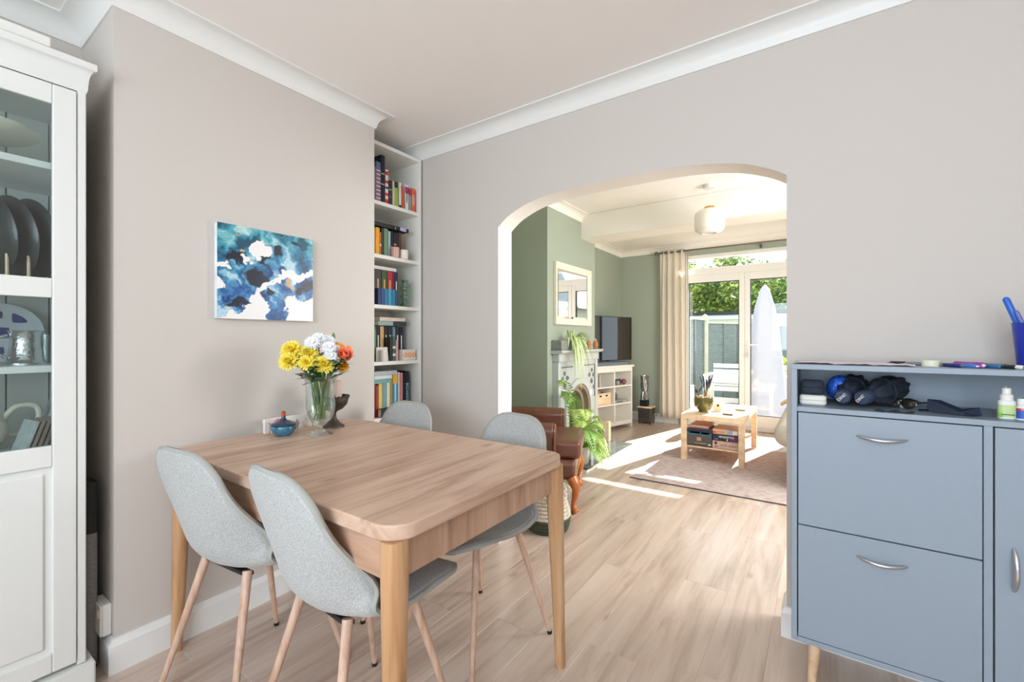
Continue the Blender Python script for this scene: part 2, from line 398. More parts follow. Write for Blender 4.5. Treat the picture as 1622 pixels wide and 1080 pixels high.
# ================================================================== dining table
def rrect(x0, x1, y0, y1, r, n=6):
    pts = []
    for cx, cy, a0 in ((x1-r, y1-r, 0), (x0+r, y1-r, 90), (x0+r, y0+r, 180), (x1-r, y0+r, 270)):
        for i in range(n+1):
            a = R(a0+90*i/n); pts.append((cx+r*math.cos(a), cy+r*math.sin(a)))
    return pts
TX0, TX1, TY0, TY1, TZ = -2.005, -.748, .632, 1.418, .76
tb = thing('dining_table', 'oak-effect extending dining table standing against the chimney breast', 'table', ((TX0+TX1)/2, (TY0+TY1)/2, 0))
tx, ty = (TX1-TX0)/2, (TY1-TY0)/2
MB().prism(rrect(-tx, tx, -ty, ty, .068, 8), 'z', TZ-.036, TZ).obj('table_top', OAK_TOP, tb, bev=.004)
az0, az1 = .628, TZ-.036
box(tx-.05, tx-.03, -ty+.05, ty-.05, az0, az1).obj('end_apron', OAK_APR, tb, bev=.001)
box(-tx+.03, -tx+.05, -ty+.05, ty-.05, az0, az1).obj('end_apron', OAK_APR, tb, bev=.001)
box(-tx+.05, tx-.05, -ty+.022, -ty+.042, az0, az1).obj('side_apron', OAK_SIDE, tb, bev=.001)
box(-tx+.05, tx-.05, ty-.042, ty-.022, az0, az1).obj('side_apron', OAK_SIDE, tb, bev=.001)
for sx in (-1, 1):
    for sy in (-1, 1):
        g = MB(); vs = []
        for z, w, o in ((0, .034, .0), (az0, .058, -.012), (az1, .060, -.014)):
            cx, cy = sx*(tx-.018+o*1.2), sy*(ty-.016+o*1.2)
            q = rrect(cx-w/2, cx+w/2, cy-w/2, cy+w/2, w*.42, 4); vs.append([(a, b, z) for a, b in q])
        n = len(vs[0])
        g.add(sum(vs, []), [(i*n+k, i*n+(k+1) % n, (i+1)*n+(k+1) % n, (i+1)*n+k) for i in range(2) for k in range(n)]+[tuple(range(n)), tuple(range(2*n, 3*n))])
        g.obj('leg', BEECH, tb, smooth=40)

# ================================================================== chairs
def fabric(name, c1, c2):
    m, nt, N, L, b = _nt(name)
    tc = N.new('ShaderNodeTexCoord'); n = N.new('ShaderNodeTexNoise'); n.inputs['Scale'].default_value = 260; n.inputs['Detail'].default_value = 4
    L.new(tc.outputs['Object'], n.inputs['Vector'])
    r = ramp(N, [(.36, c1), (.62, c2)]); L.new(n.outputs[0], r.inputs[0]); L.new(r.outputs[0], b.inputs['Base Color'])
    b.inputs['Roughness'].default_value = .9; b.inputs['Sheen Weight'].default_value = .25
    bp = N.new('ShaderNodeBump'); bp.inputs['Strength'].default_value = .15; bp.inputs['Distance'].default_value = .002; L.new(n.outputs[0], bp.inputs['Height']); L.new(bp.outputs[0], b.inputs['Normal'])
    return m
FAB = fabric('grey_wool_fabric', S(160, 162, 160), S(188, 190, 188))
FABP = mat('grey_piping', S(166, 166, 160), .85)
prof = catmull([(.222, .446), (.20, .456), (.12, .458), (.02, .450), (-.08, .446), (-.145, .458), (-.188, .500), (-.212, .565), (-.232, .648), (-.252, .745), (-.268, .836)], 4)
plen = [0]
for i in range(1, len(prof)): plen.append(plen[-1]+math.dist(prof[i], prof[i-1]))
PT = plen[-1]
def pp(s):
    s = min(max(s, 0), PT)
    for i in range(1, len(prof)):
        if plen[i] >= s:
            t = (s-plen[i-1])/(plen[i]-plen[i-1]); return [prof[i-1][j]+(prof[i][j]-prof[i-1][j])*t for j in (0, 1)]
    return list(prof[-1])
def halfw(s):
    t = s/PT
    w = .205+.022*math.sin(math.pi*min(1, t*1.15))-.052*max(0, (t-.62)/.38)**1.4
    for d, r in ((s, .085), (PT-s, .095)):
        if d < r: w = w-r+math.sqrt(max(0, r*r-(r-d)**2))
    return w
def shell(u, v):
    vv = .5-.5*math.cos(math.pi*v); vv = .35*v+.65*vv
    s = vv*PT; y, z = pp(s); t = s/PT; w = halfw(s); x = (2*u-1)*w
    y2, z2 = pp(s+.004); y1, z1 = pp(s-.004); d = math.hypot(y2-y1, z2-z1) or 1
    ny, nz = (z2-z1)/d, -(y2-y1)/d             # towards the sitter
    if nz < 0 and t < .4: ny, nz = -ny, -nz
    k = .018+.052*math.exp(-((t-.60)/.17)**2)+.012*(t > .5)
    c = k*(abs(x)/.21)**2.2
    return (x, y+ny*c, z+nz*c), (ny, nz)
def make_chair():
    t = thing('dining_chair', 'x', 'chair')
    nu, nv = 18, 44
    g = MB(); g.grid(lambda u, v: shell(u, v)[0], nu, nv)
    o = g.obj('seat_shell', FAB, t, smooth=80, recalc=False)
    sm = o.modifiers.new('solid', 'SOLIDIFY'); sm.thickness = .017; sm.offset = 0
    # piping along the rim
    rim = [shell(0, j/40)[0] for j in range(41)] + [shell(i/10, 1)[0] for i in range(1, 10)] + [shell(1, j/40)[0] for j in range(40, -1, -1)] + [shell(i/10, 0)[0] for i in range(9, -1, -1)]
    MB().tube(rim, .0092, 6, cap=False).obj('piping', FABP, t, smooth=60)
    for sx in (-1, 1):
        for sy in (-1, 1):
            top = Vector((sx*.115, sy*.10-.02, .442)); bot = Vector((sx*.205, sy*.205-.02, .008))
            l = MB().tube([bot, top], [.0085, .0145], 12).obj('leg', CHLEG, t, smooth=40)
            MB().cyl(bot-Vector((0, 0, .008)), bot+Vector((0, 0, .004)), .010).obj('foot', BLACK, l)
    for y in (-.13, .075): box(-.125, .125, y, y+.025, .425, .438).obj('under_frame', BLACK, t, bev=.003)
    return t
ch = make_chair()
CH = [((-1.12, .83), -3, 'grey wool shell chair nearest the camera, pushed in by the front table leg'),
      ((-1.607, .778), 6, 'grey wool shell chair beside the chimney breast on the near side of the table'),
      ((-1.755, 1.335), 180, 'grey wool shell chair across the table, in front of the bookcase'),
      ((-1.125, 1.345), 171, 'grey wool shell chair across the table, beside the arch opening')]
for i, ((x, y), a, lb) in enumerate(CH):
    c = ch if i == 0 else copy_tree(ch)
    c.location = (x, y, 0); c.rotation_euler = (0, 0, R(a)); tag(c, lb, 'chair', 'dining chairs around the table')

# ================================================================== canvas
def vnoise(seed):
    rs = np.random.RandomState(seed); G = rs.rand(64, 64)
    def f(x, y):
        xi, yi = np.floor(x).astype(int), np.floor(y).astype(int); fx, fy = x-xi, y-yi
        fx, fy = fx*fx*(3-2*fx), fy*fy*(3-2*fy)
        g = lambda a, b: G[a % 64, b % 64]
        return (g(xi, yi)*(1-fx)+g(xi+1, yi)*fx)*(1-fy)+(g(xi, yi+1)*(1-fx)+g(xi+1, yi+1)*fx)*fy
    def fbm(x, y, o=4):
        s, a, t = 0, .5, 0
        for i in range(o): s = s+a*f(x*2**i+i*17.3, y*2**i+i*9.1); t += a; a *= .5
        return s/t
    return fbm
def painting(n=250):
    u, v = np.meshgrid(np.linspace(0, 1, n), np.linspace(0, 1, n))
    A, B, Cn, Dn = vnoise(3), vnoise(11), vnoise(23), vnoise(31)
    wx = u+.16*(A(u*6, v*6)-.5)+.10*(B(u*17, v*17)-.5)+.03*(A(u*40, v*40)-.5); wy = v+.16*(B(u*6+9, v*6)-.5)+.10*(A(u*17, v*17+5)-.5)+.03*(B(u*40+3, v*40)-.5)
    def blob(cx, cy, rx, ry, a=0):
        ca, sa = math.cos(R(a)), math.sin(R(a)); dx, dy = wx-cx, wy-cy
        return 1-np.sqrt(((dx*ca+dy*sa)/rx)**2+((-dx*sa+dy*ca)/ry)**2)
    paint = .02+np.maximum.reduce([blob(.45, .98, .75, .30), blob(.12, .75, .25, .30), blob(.85, .80, .32, .22), blob(.25, .45, .24, .20), blob(.42, .50, .16, .16), blob(.55, .66, .20, .14), blob(.12, .20, .22, .13, 20),
                               blob(.56, .26, .13, .22, 25), blob(.70, .38, .24, .08, 30), blob(.95, .40, .16, .13, 15), blob(.60, .04, .08, .16)])
    white = np.maximum.reduce([blob(.40, .78, .09, .11), blob(.86, .55, .34, .05, 18), blob(.50, .40, .16, .035, 35), blob(.34, .26, .05, .12, -20), blob(.02, .55, .10, .03), blob(.30, .62, .06, .03)])
    msk = np.minimum(paint, .02-white)
    tone = Cn(wx*9, wy*9, 5); hue = np.clip((v-.35)*1.6+.7*(Dn(u*3, v*3)-.5), 0, 1)[..., None]
    C = lambda *c: np.array(S(*c)[:3])
    teal = [C(24, 84, 100), C(48, 140, 160), C(104, 180, 188), C(190, 222, 220)]
    blue = [C(20, 50, 104), C(34, 96, 160), C(84, 152, 196), C(180, 212, 228)]
    tn = np.clip((tone-.30)/.42, 0, .9999)*3; k = tn.astype(int); fr = (tn-k)[..., None]
    def pick(p): p = np.array(p); return p[k]*(1-fr)+p[k+1]*fr
    col = pick(teal)*hue+pick(blue)*(1-hue)
    dark = np.maximum.reduce([blob(.38, .46, .13, .09), blob(.18, .63, .12, .06), blob(.92, .40, .13, .07, 10), blob(.45, .68, .05, .07), blob(.57, .80, .06, .05), blob(.20, .16, .14, .05, 10), blob(.80, .90, .05, .04), blob(.52, .30, .04, .06)])
    dk = np.clip(dark*3.5, 0, 1)[..., None]; col = col*(1-dk)+C(22, 24, 44)*dk
    gold = np.clip(np.maximum.reduce([blob(.72, .28, .045, .03, 40), blob(.74, .42, .04, .03), blob(.24, .70, .02, .02), blob(.18, .93, .03, .015)])*6, 0, 1)[..., None]; col = col*(1-gold)+C(214, 170, 112)*gold
    vein = (np.abs(np.sin(tone*42)) < .13)[..., None]*.45; col = col*(1-vein)+C(14, 40, 60)*vein
    mk = np.clip(msk*30, 0, 1)[..., None]; out = C(238, 236, 234)*(1-mk)+col*mk
    edge = (np.abs(msk) < .012)[..., None]*.7*(Dn(u*12, v*12) > .45)[..., None]; out = out*(1-edge)+C(20, 50, 72)*edge
    return np.concatenate([out, np.ones(out.shape[:2]+(1,))], -1).reshape(-1, 4)
cv = thing('canvas_painting', 'square abstract canvas of poured teal, navy and white paint', 'painting', (XC, 1.002, 1.45))
box(0.001, .028, -.207, .207, -.196, .196).obj('stretched_canvas', mat('canvas_edge', S(225, 230, 232), .7, var=.12, scale=14), cv, bev=.002)
n = 250
g = MB().grid(lambda u, v: (.0288, -.207+.414*u, -.196+.392*v), n-1, n-1)
pf = g.obj('painted_face', vcol('poured_paint', .35), cv, smooth=0, recalc=False)
ca = pf.data.color_attributes.new('Col', 'FLOAT_COLOR', 'POINT'); ca.data.foreach_set('color', painting(n).astype(np.float32).ravel())

# ================================================================== things on the table
# flower vase
VX, VY = -1.765, 1.095
vase = thing('glass_vase', 'ribbed clear glass footed vase holding the flowers on the dining table', 'vase', (VX, VY, TZ))
fl = lambda k, i: 1+.016*(1 if k % 2 else -1)*(4 < i < 18)
vp = [(.0, .0015), (.056, .0015), (.057, .005), (.030, .014), (.012, .022), (.011, .034), (.020, .044), (.042, .062), (.054, .088), (.058, .12), (.0585, .16), (.059, .20), (.062, .232), (.072, .252),
      (.069, .252), (.059, .232), (.0560, .20), (.0555, .16), (.055, .12), (.050, .09), (.038, .066), (.0, .052)]
MB().lathe(vp, 48, flute=fl).obj('bowl', CLEAR, vase, smooth=50)
MB().lathe([(0, .054), (.037, .068), (.049, .09), (.0535, .12), (.0538, .142), (0, .142)], 32).obj('water', glass('water', (.93, .97, .94, 1), .02, .10), vase, smooth=50)
G1, G2 = mat('flower_stem_green', S(96, 136, 66), .55, var=.2), mat('flower_leaf_green', S(60, 104, 52), .5, var=.3, scale=40)
PY, PWH, POR, PAM = mat('yellow_petal', S(250, 230, 88), .6, var=.12, scale=60), mat('white_petal', S(240, 242, 244), .6), mat('coral_petal', S(252, 156, 116), .55, var=.15, scale=50), mat('amber_petal', S(246, 180, 36), .6, var=.12, scale=60)
PYC = mat('flower_eye', S(214, 176, 40), .7)
def petal(g, M, ln, w, cup, n=4):
    vs = []
    for i in range(n+1):
        t = i/n; ww = w*(math.sin(math.pi*(.12+.80*t))**.8); z = cup*t*t*ln
        vs += [M @ Vector((t*ln, -ww, z+.15*ww)), M @ Vector((t*ln, 0, z)), M @ Vector((t*ln, ww, z+.15*ww))]
    g.add(vs, [(3*i+a, 3*i+a+1, 3*i+a+4, 3*i+a+3) for i in range(n) for a in (0, 1)])
def bloom(kind, r):
    g = MB(); rows = {'mum': [(1.0, 22, .05, -.05), (.9, 20, 20, .1), (.75, 18, 38, .25), (.55, 14, 55, .4), (.35, 10, 72, .4)], 'daisy': [(1.0, 20, 4, .0), (.9, 18, 16, .08), (.6, 12, 40, .3)],
                      'rose': [(1.0, 6, 25, .7), (.9, 6, 45, .6), (.75, 5, 62, .5), (.55, 5, 76, .3), (.4, 4, 84, .2)]}[kind]
    for q, (s, n, tilt, cup) in enumerate(rows):
        for k in range(n):
            a = 2*math.pi*(k+q*.37)/n+random.uniform(-.08, .08)
            M = Matrix.Rotation(a, 4, 'Z') @ Matrix.Rotation(-R(tilt+random.uniform(-5, 5)), 4, 'Y')
            petal(g, M, r*s, r*(.13 if kind != 'rose' else .42), cup)
    return g
def leafm(g, p, d, ln, w):
    d = Vector(d).normalized(); up = Vector((0, 0, 1)); s = d.cross(up); s = s.normalized() if s.length > .01 else Vector((1, 0, 0)); nrm = s.cross(d)
    pts = []; p = Vector(p)
    for i in range(6):
        t = i/5; ww = w*math.sin(math.pi*(.08+.9*t))*(1+.25*(-1)**i); c = p+d*ln*t-nrm*ln*.25*t*t
        pts += [c-s*ww, c+nrm*(-.1*ww), c+s*ww]
    g.add(pts, [(3*i+a, 3*i+a+1, 3*i+a+4, 3*i+a+3) for i in range(5) for a in (0, 1)])
def flower(name, label, head, r, kind, mt, eye=None, facing=None):
    t = thing(name, label, 'flower', (VX, VY, TZ), group='cut flowers in the glass vase')
    hx, hy, hz = head; base = Vector((-hx*.18+random.uniform(-.015, .015), -hy*.18+random.uniform(-.015, .015), .066)); rimq = Vector((hx*.42, hy*.42, .245))
    q = math.hypot(rimq.x, rimq.y)
    if q > .045: rimq.x *= .045/q; rimq.y *= .045/q
    pts = catmull([tuple(base), tuple((base+rimq)/2), tuple(rimq), tuple((rimq+Vector(head))/2+Vector((0, 0, .008))), head], 4)
    MB().tube(pts, [.0026]*(len(pts)-1)+[.0034], 6).obj('stem', G1, t)
    f = Vector(facing or (hx*1.0+.32, hy*1.0-.22, .26)).normalized()
    M = Matrix.Translation(head) @ f.to_track_quat('Z', 'Y').to_matrix().to_4x4()
    b = bloom(kind, r).xf(M).obj('bloom', mt, t, smooth=60, recalc=False)
    if eye: MB().ball((0, 0, r*.08), r*.22, 10, 6, sz=.5).xf(M).obj('eye', eye, b)
    for k in range(3):
        s = pts[10+k*2 if 10+k*2 < len(pts) else -1]; a = random.uniform(0, 6.28); gl = MB()
        leafm(gl, s, (math.cos(a), math.sin(a), random.uniform(.1, .6)), random.uniform(.045, .07), .013)
        gl.obj('leaf', G2, t, smooth=60, recalc=False)
FL = [('chrysanthemum', 'large yellow chrysanthemum, uppermost at the left of the bouquet', (-.04, -.105, .362), .047, 'mum', PY, None),
      ('chrysanthemum', 'yellow chrysanthemum drooping at the far left of the bouquet', (-.02, -.128, .318), .042, 'mum', PY, None),
      ('chrysanthemum', 'yellow chrysanthemum left of centre among the white daisies', (.00, -.055, .345), .042, 'mum', PY, None),
      ('chrysanthemum', 'yellow chrysanthemum below the white daisies, lowest at the bouquet front', (.055, -.02, .302), .044, 'mum', PY, None),
      ('chrysanthemum', 'yellow chrysanthemum low at the left above the vase rim', (.03, -.08, .312), .036, 'mum', PY, None),
      ('chrysanthemum', 'amber chrysanthemum at the right behind the coral flower', (-.01, .085, .358), .044, 'mum', PAM, None),
      ('chrysanthemum', 'small amber chrysanthemum under the coral flower', (.035, .085, .288), .028, 'mum', PAM, None),
      ('coral_rose', 'open coral-orange flower at the right of the bouquet', (.06, .072, .325), .052, 'rose', POR, None),
      ('white_daisy', 'white daisy at the very top of the bouquet', (-.015, .0, .408), .034, 'daisy', PWH, PWH),
      ('white_daisy', 'white daisy at the top left, touching the topmost daisy', (.0, -.038, .392), .034, 'daisy', PWH, PWH),
      ('white_daisy', 'white daisy at the top right of the white cluster', (-.01, .040, .400), .032, 'daisy', PWH, PWH),
      ('white_daisy', 'white daisy in the middle of the bouquet facing forward', (.045, .01, .372), .032, 'daisy', PWH, PWH),
      ('white_daisy', 'white daisy just above the lowest yellow chrysanthemum', (.065, .005, .336), .030, 'daisy', PWH, PWH),
      ('white_daisy', 'white daisy tucked beside the amber chrysanthemum', (.035, .052, .362), .028, 'daisy', PWH, PWH),
      ('white_daisy', 'white daisy behind the yellow one, left of the white cluster', (-.02, -.03, .372), .030, 'daisy', PWH, PWH)]
for f in FL: flower(f[0], f[1], f[2], f[3], f[4], f[5], f[6])
bud = thing('flower_bud', 'green closed bud standing above the white daisies', 'flower', (VX, VY, TZ), group='cut flowers in the glass vase')
pts = catmull([(0, 0, .066), (.01, .02, .2), (.0, .05, .33), (-.02, .075, .412)], 5)
MB().tube(pts, .0022, 6).obj('stem', G1, bud); MB().lathe([(0, 0), (.007, .006), (.008, .014), (.004, .026), (0, .03)], 10, (-.02, .075, .408)).obj('bud_head', G1, bud)
fo = thing('foliage_sprig', 'dark green leafy sprig filling the vase mouth', 'foliage', (VX, VY, TZ))
for k in range(70):
    a = random.uniform(0, 6.28); q = random.uniform(.02, .075); z = random.uniform(.22, .345); gl = MB()
    leafm(gl, (q*math.cos(a), q*math.sin(a), z), (math.cos(a), math.sin(a), random.uniform(-.1, .9)), random.uniform(.045, .085), random.uniform(.013, .020))
    gl.obj('leaf', G2, fo, smooth=60, recalc=False)
for k in range(7):
    a = k*.9; MB().tube([(.012*math.cos(a), .012*math.sin(a), .066), (.03*math.cos(a+.4), .03*math.sin(a+.4), .16), (.045*math.cos(a+.6), .045*math.sin(a+.6), .29)], .0024, 6).obj('stem', G1, fo)

# goblet with candle
gb = thing('metal_goblet', 'dark fluted metal goblet behind the flower vase, holding a candle', 'goblet', (-1.865, 1.222, TZ))
GUN = mat('dark_pewter', S(84, 76, 68), .45, .6, var=.2, scale=30)
MB().lathe([(0, 0), (.048, 0), (.047, .006), (.030, .018), (.014, .040), (.011, .060), (.016, .072), (.040, .084), (.060, .106), (.068, .138), (.066, .142), (.062, .138), (.052, .108), (.0, .098)], 40, flute=lambda k, i: 1+.02*(k % 2)).obj('cup', GUN, gb, smooth=50)
rb = MB()
for k in range(28): rb.ball((.066*math.cos(k*6.283/28), .066*math.sin(k*6.283/28), .141), .0065, 6, 5)
rb.obj('beaded_rim', GUN, gb)
cd = thing('pillar_candle', 'pale pink pillar candle standing in the dark goblet', 'candle', (-1.865, 1.222, TZ+.1))
MB().lathe([(0, 0), (.036, 0), (.037, .06), (.037, .112), (.033, .116), (.012, .112), (0, .112)], 28).obj('wax', mat('pink_wax', S(222, 196, 186), .5), cd); MB().cyl((0, 0, .11), (.001, 0, .124), .0015, n=6).obj('wick', BLACK, cd)

# blue lidded dish
bp_ = thing('lidded_dish', 'blue fluted ceramic dish with a gilt-topped lid on the table', 'dish', (-1.873, .992, TZ))
BLUEC = mat('blue_glaze', S(62, 118, 146), .15, var=.35, scale=40, coat=.5); BLUED = mat('dark_blue_glaze', S(36, 62, 84), .15, coat=.5)
MB().lathe([(0, 0), (.026, 0), (.036, .010), (.047, .026), (.048, .040), (.044, .046), (0, .046)], 48, flute=lambda k, i: 1+.025*(k % 2)).obj('bowl', BLUEC, bp_, smooth=50)
MB().lathe([(.050, .045), (.051, .049), (.046, .054), (.030, .060), (.014, .066), (.0085, .074), (.0075, .084), (0, .084)], 32, flute=lambda k, i: 1+.02*(k % 2)*(i < 2)).obj('lid', BLUED, bp_, smooth=50)
MB().lathe([(.0075, .082), (.0085, .088), (.0078, .094)], 16).obj('knob', mat('coral_enamel', S(214, 72, 70), .3), bp_); MB().lathe([(.0078, .094), (.0088, .098), (.005, .103), (0, .103)], 16).obj('knob_cap', BRASS, bp_)
# white fretwork panel leaning on the wall
wp = thing('fretwork_panel', 'white carved wooden panel on the table against the wall', 'ornament', (-1.975, 1.085, TZ), R(0))
y0, y1 = -.125, .125
MB().box(-.008, .008, y0, y1, .046, .062).box(-.008, .008, y0, y0+.02, 0, .046).box(-.008, .008, y1-.02, y1, 0, .046).obj('frame', WHITE, wp, bev=.002)
for k in range(5):
    yy = y0+.02+.042*(k+.5); MB().prism([(yy-.012, .0), (yy+.012, 0), (yy+.004, .022), (yy+.021, .046), (yy-.021, .046), (yy-.004, .022)], 'x', -.005, .005).obj('fret', WHITE, wp)
pe = thing('pink_shell', 'small pink shell resting behind the blue lidded dish', 'ornament', (-1.935, 1.003, TZ))
MB().ball((0, 0, .032), .032, 16, 10, sx=.35, sy=.8).obj('shell', mat('pink_shell', S(226, 116, 140), .4, var=.15), pe, smooth=60)
# ================================================================== bookcase in the alcove
BX0, BX1, BY0, BY1, BH = -2.43, -2.14, 1.612, 2.038, 2.333
bc = thing('bookcase', 'tall narrow white bookcase filling the alcove beside the chimney breast', 'bookcase')
th = .018
box(BX0, BX1, BY0, BY0+th, 0, BH).obj('side_panel', WHITE, bc, bev=.001); box(BX0, BX1, BY1-th, BY1, 0, BH).obj('side_panel', WHITE, bc, bev=.001)
box(BX0, BX1, BY0+th, BY1-th, BH-.022, BH).obj('top_panel', WHITE, bc, bev=.001)
box(BX0, BX0+.006, BY0+th, BY1-th, .05, BH-.022).obj('back_panel', WHITE, bc)
box(BX1-.03, BX1-.01, BY0+th, BY1-th, 0, .06).obj('plinth', WHITE, bc)
SH = [1.985, 1.670, 1.372, 1.034, .700, .38, .06]
for z in SH: box(BX0+.006, BX1-.004, BY0+th, BY1-th, z-.022, z).obj('shelf', WHITE, bc, bev=.001)
PG = mat('book_pages', S(232, 222, 200), .8)
_bm = {}
def bmat(c):
    if c not in _bm: _bm[c] = mat('book_cover_%02x%02x%02x' % c, S(*c), .5, var=.08, scale=60)
    return _bm[c]
INK = {'w': mat('white_print', S(238, 236, 230), .6), 'k': mat('black_print', S(26, 26, 30), .6), 'g': mat('gold_print', S(214, 178, 96), .4), 'c': mat('cyan_print', S(150, 210, 226), .6), 'r': mat('red_print', S(206, 52, 58), .6)}
def book(label, base, th_, h, d, col, bands=(), title=None, lie=False, yaw=0, cat='book', group=None, tilt=0, spine_txt=None):
    """upright: base=(x of spine, y centre, z); spine faces +X.  bands=(z0,z1,colour) fractions of the height"""
    t = thing('book', label, cat, base, R(yaw), group)
    o = .0022
    if lie: t.rotation_euler = (R(90), 0, R(yaw))
    if tilt: t.rotation_euler = (R(tilt), 0, R(yaw))
    w = th_/2
    MB().box(-d, 0, -w, -w+o, 0, h).box(-d, 0, w-o, w, 0, h).box(-o, .0006, -w, w, 0, h).obj('cover', bmat(col), t, smooth=0)
    box(-d+.004, -o, -w+o, w-o, .003, h-.003).obj('pages', PG, t, smooth=0)
    for z0, z1, c in bands: box(.0006, .0010, -w, w, z0*h, z1*h).obj('spine_band', bmat(c), t, smooth=0)
    if title:
        s, ink, k = title
        if s is None:
            box(.0010, .0014, -k*.28, k*.28, h*.30, h*.74).obj('spine_lettering', INK[ink], t, smooth=0); return t
        text('spine_title', s, k, INK[ink], t, (.0012, 0, h*.5), (R(90), R(90), R(90)) if not lie else (R(90), R(90), R(90)))
    return t
def row(shelf, xs, items, where):
    z = SH[shelf]
    for it in items:
        y0, y1, h, col, lab = it[:5]; kw = it[5] if len(it) > 5 else {}
        book(lab, (xs+kw.pop('dx', 0), (y0+y1)/2, z), (y1-y0)-.0012, h, kw.pop('d', .15), col, group=where, **kw)
G_ = 'books on the bookcase'
row(0, -2.158, [
 (1.655, 1.690, .20, (120, 120, 128), 'grey book hidden at the left end of the top bookcase shelf'),
 (1.692, 1.726, .235, (96, 112, 150), 'blue book with a red and white striped spine on the top bookcase shelf', {'bands': [(.05*i+.02, .05*i+.045, (222, 220, 224) if i % 2 else (196, 92, 88)) for i in range(16)]}),
 (1.728, 1.757, .285, (22, 28, 46), 'tallest navy book on the top bookcase shelf', {'bands': [(.38, .40, (190, 194, 200)), (.60, .62, (190, 194, 200))]}),
 (1.760, 1.783, .208, (222, 214, 208), 'white book with red blocks on its spine on the top bookcase shelf', {'bands': [(.0, .14, (206, 44, 56)), (.24, .32, (206, 44, 56)), (.44, .50, (60, 60, 64)), (.60, .68, (206, 44, 56)), (.84, .95, (206, 44, 56))]}),
 (1.786, 1.812, .150, (48, 50, 54), 'dark grey book beside the red and white one on the top shelf', {'bands': [(.3, .36, (150, 60, 70)), (.6, .66, (120, 150, 150))]}),
 (1.814, 1.834, .152, (206, 196, 172), 'cream book left of the lime green one on the top shelf'),
 (1.836, 1.862, .160, (150, 184, 60), 'lime green book with a dark top on the top shelf', {'bands': [(.74, .98, (48, 44, 38))], 'tilt': 3}),
 (1.866, 1.884, .160, (226, 224, 220), 'white book right of the lime green one on the top shelf', {'bands': [(.02, .12, (40, 44, 78))]}),
 (1.889, 1.912, .142, (208, 96, 62), 'slim terracotta book on the top shelf', {'tilt': 4}),
 (1.916, 1.944, .160, (232, 226, 226), 'white book with a magenta panel on the top shelf', {'bands': [(.66, .92, (176, 60, 120))], 'title': (None, 'k', .011)}),
 (1.947, 1.966, .150, (150, 160, 150), 'grey-green book with a red top on the top shelf', {'bands': [(.66, .94, (180, 66, 50))]}),
 (1.968, 1.999, .152, (222, 106, 70), 'orange book with white lettering at the right of the top shelf', {'title': ('LEON', 'w', .026)})], G_)
row(1, -2.175, [
 (1.665, 1.700, .155, (196, 140, 40), 'ochre book at the left end of the second bookcase shelf'),
 (1.702, 1.732, .165, (236, 168, 34), 'bright yellow book on the second bookcase shelf'),
 (1.734, 1.744, .14, (210, 110, 50), 'thin orange book beside the yellow one on the second shelf', {'bands': [(.4, .5, (240, 220, 170))]}),
 (1.746, 1.762, .168, (44, 66, 50), 'dark green book on the second bookcase shelf'),
 (1.764, 1.794, .170, (112, 142, 112), 'sage green book on the second bookcase shelf'),
 (1.796, 1.814, .160, (158, 186, 186), 'pale blue book on the second bookcase shelf'),
 (1.816, 1.838, .165, (26, 28, 32), 'black book with orange spots on the second shelf', {'bands': [(.3, .42, (220, 150, 60))]}),
 (1.840, 1.860, .160, (40, 42, 50), 'charcoal book on the second bookcase shelf', {'bands': [(.5, .56, (190, 170, 120))]}),
 (1.862, 1.876, .162, (54, 50, 52), 'thin graphite book on the second bookcase shelf'),
 (1.878, 1.900, .165, (96, 56, 44), 'brown book at the right end of the second shelf row')], G_)
book('black book lying across the books at the left of the second shelf', (-2.165, 1.715+.05, SH[1]+.185), .024, .20, .13, (34, 32, 32), lie=True, yaw=0, group=G_).location = (-2.160, 1.835, SH[1]+.1845)
book('navy book with lilac print lying across the second shelf row', (-2.15, 0, 0), .022, .10, .13, (30, 32, 44), lie=True, group=G_, bands=[(.2, .7, (176, 176, 214))]).location = (-2.150, 1.938, SH[1]+.183)
row(2, -2.185, [
 (1.660, 1.700, .215, (58, 44, 48), 'dark plum series book at the far left of the third bookcase shelf'),
 (1.703, 1.752, .215, (64, 52, 58), 'dark brown series book with gold title on the third shelf', {'title': (None, 'g', .018)}),
 (1.755, 1.795, .215, (60, 92, 52), 'green series book with gold title on the third shelf', {'title': (None, 'g', .018)}),
 (1.798, 1.838, .213, (176, 44, 66), 'crimson series book with gold title on the third shelf', {'title': (None, 'g', .018)}),
 (1.841, 1.852, .212, (150, 40, 50), 'thin red book beside the crimson series book on the third shelf'),
 (1.855, 1.880, .212, (38, 50, 84), 'navy series book at the right of the third shelf row', {'title': (None, 'w', .013)})], G_)
row(2, -2.150, [
 (1.700, 1.722, .098, (40, 56, 100), 'small navy book in the front row of the third shelf, leftmost', {'d': .03}),
 (1.724, 1.746, .100, (44, 76, 130), 'small blue book in the front row of the third shelf', {'d': .03}),
 (1.748, 1.774, .098, (48, 116, 156), 'small sea-blue book in the front row of the third shelf', {'d': .03}),
 (1.776, 1.802, .100, (56, 150, 178), 'small cyan book in the front row of the third shelf', {'d': .03}),
 (1.804, 1.830, .098, (48, 120, 160), 'small teal-blue book in the front row of the third shelf', {'d': .03}),
 (1.832, 1.848, .098, (40, 84, 110), 'small petrol book at the right of the third shelf front row', {'d': .03})], G_)
book('white book lying on top of the series books on the third shelf', (0, 0, 0), .020, .22, .13, (228, 226, 220), lie=True, group=G_).location = (-2.19, 1.872, SH[2]+.2275)
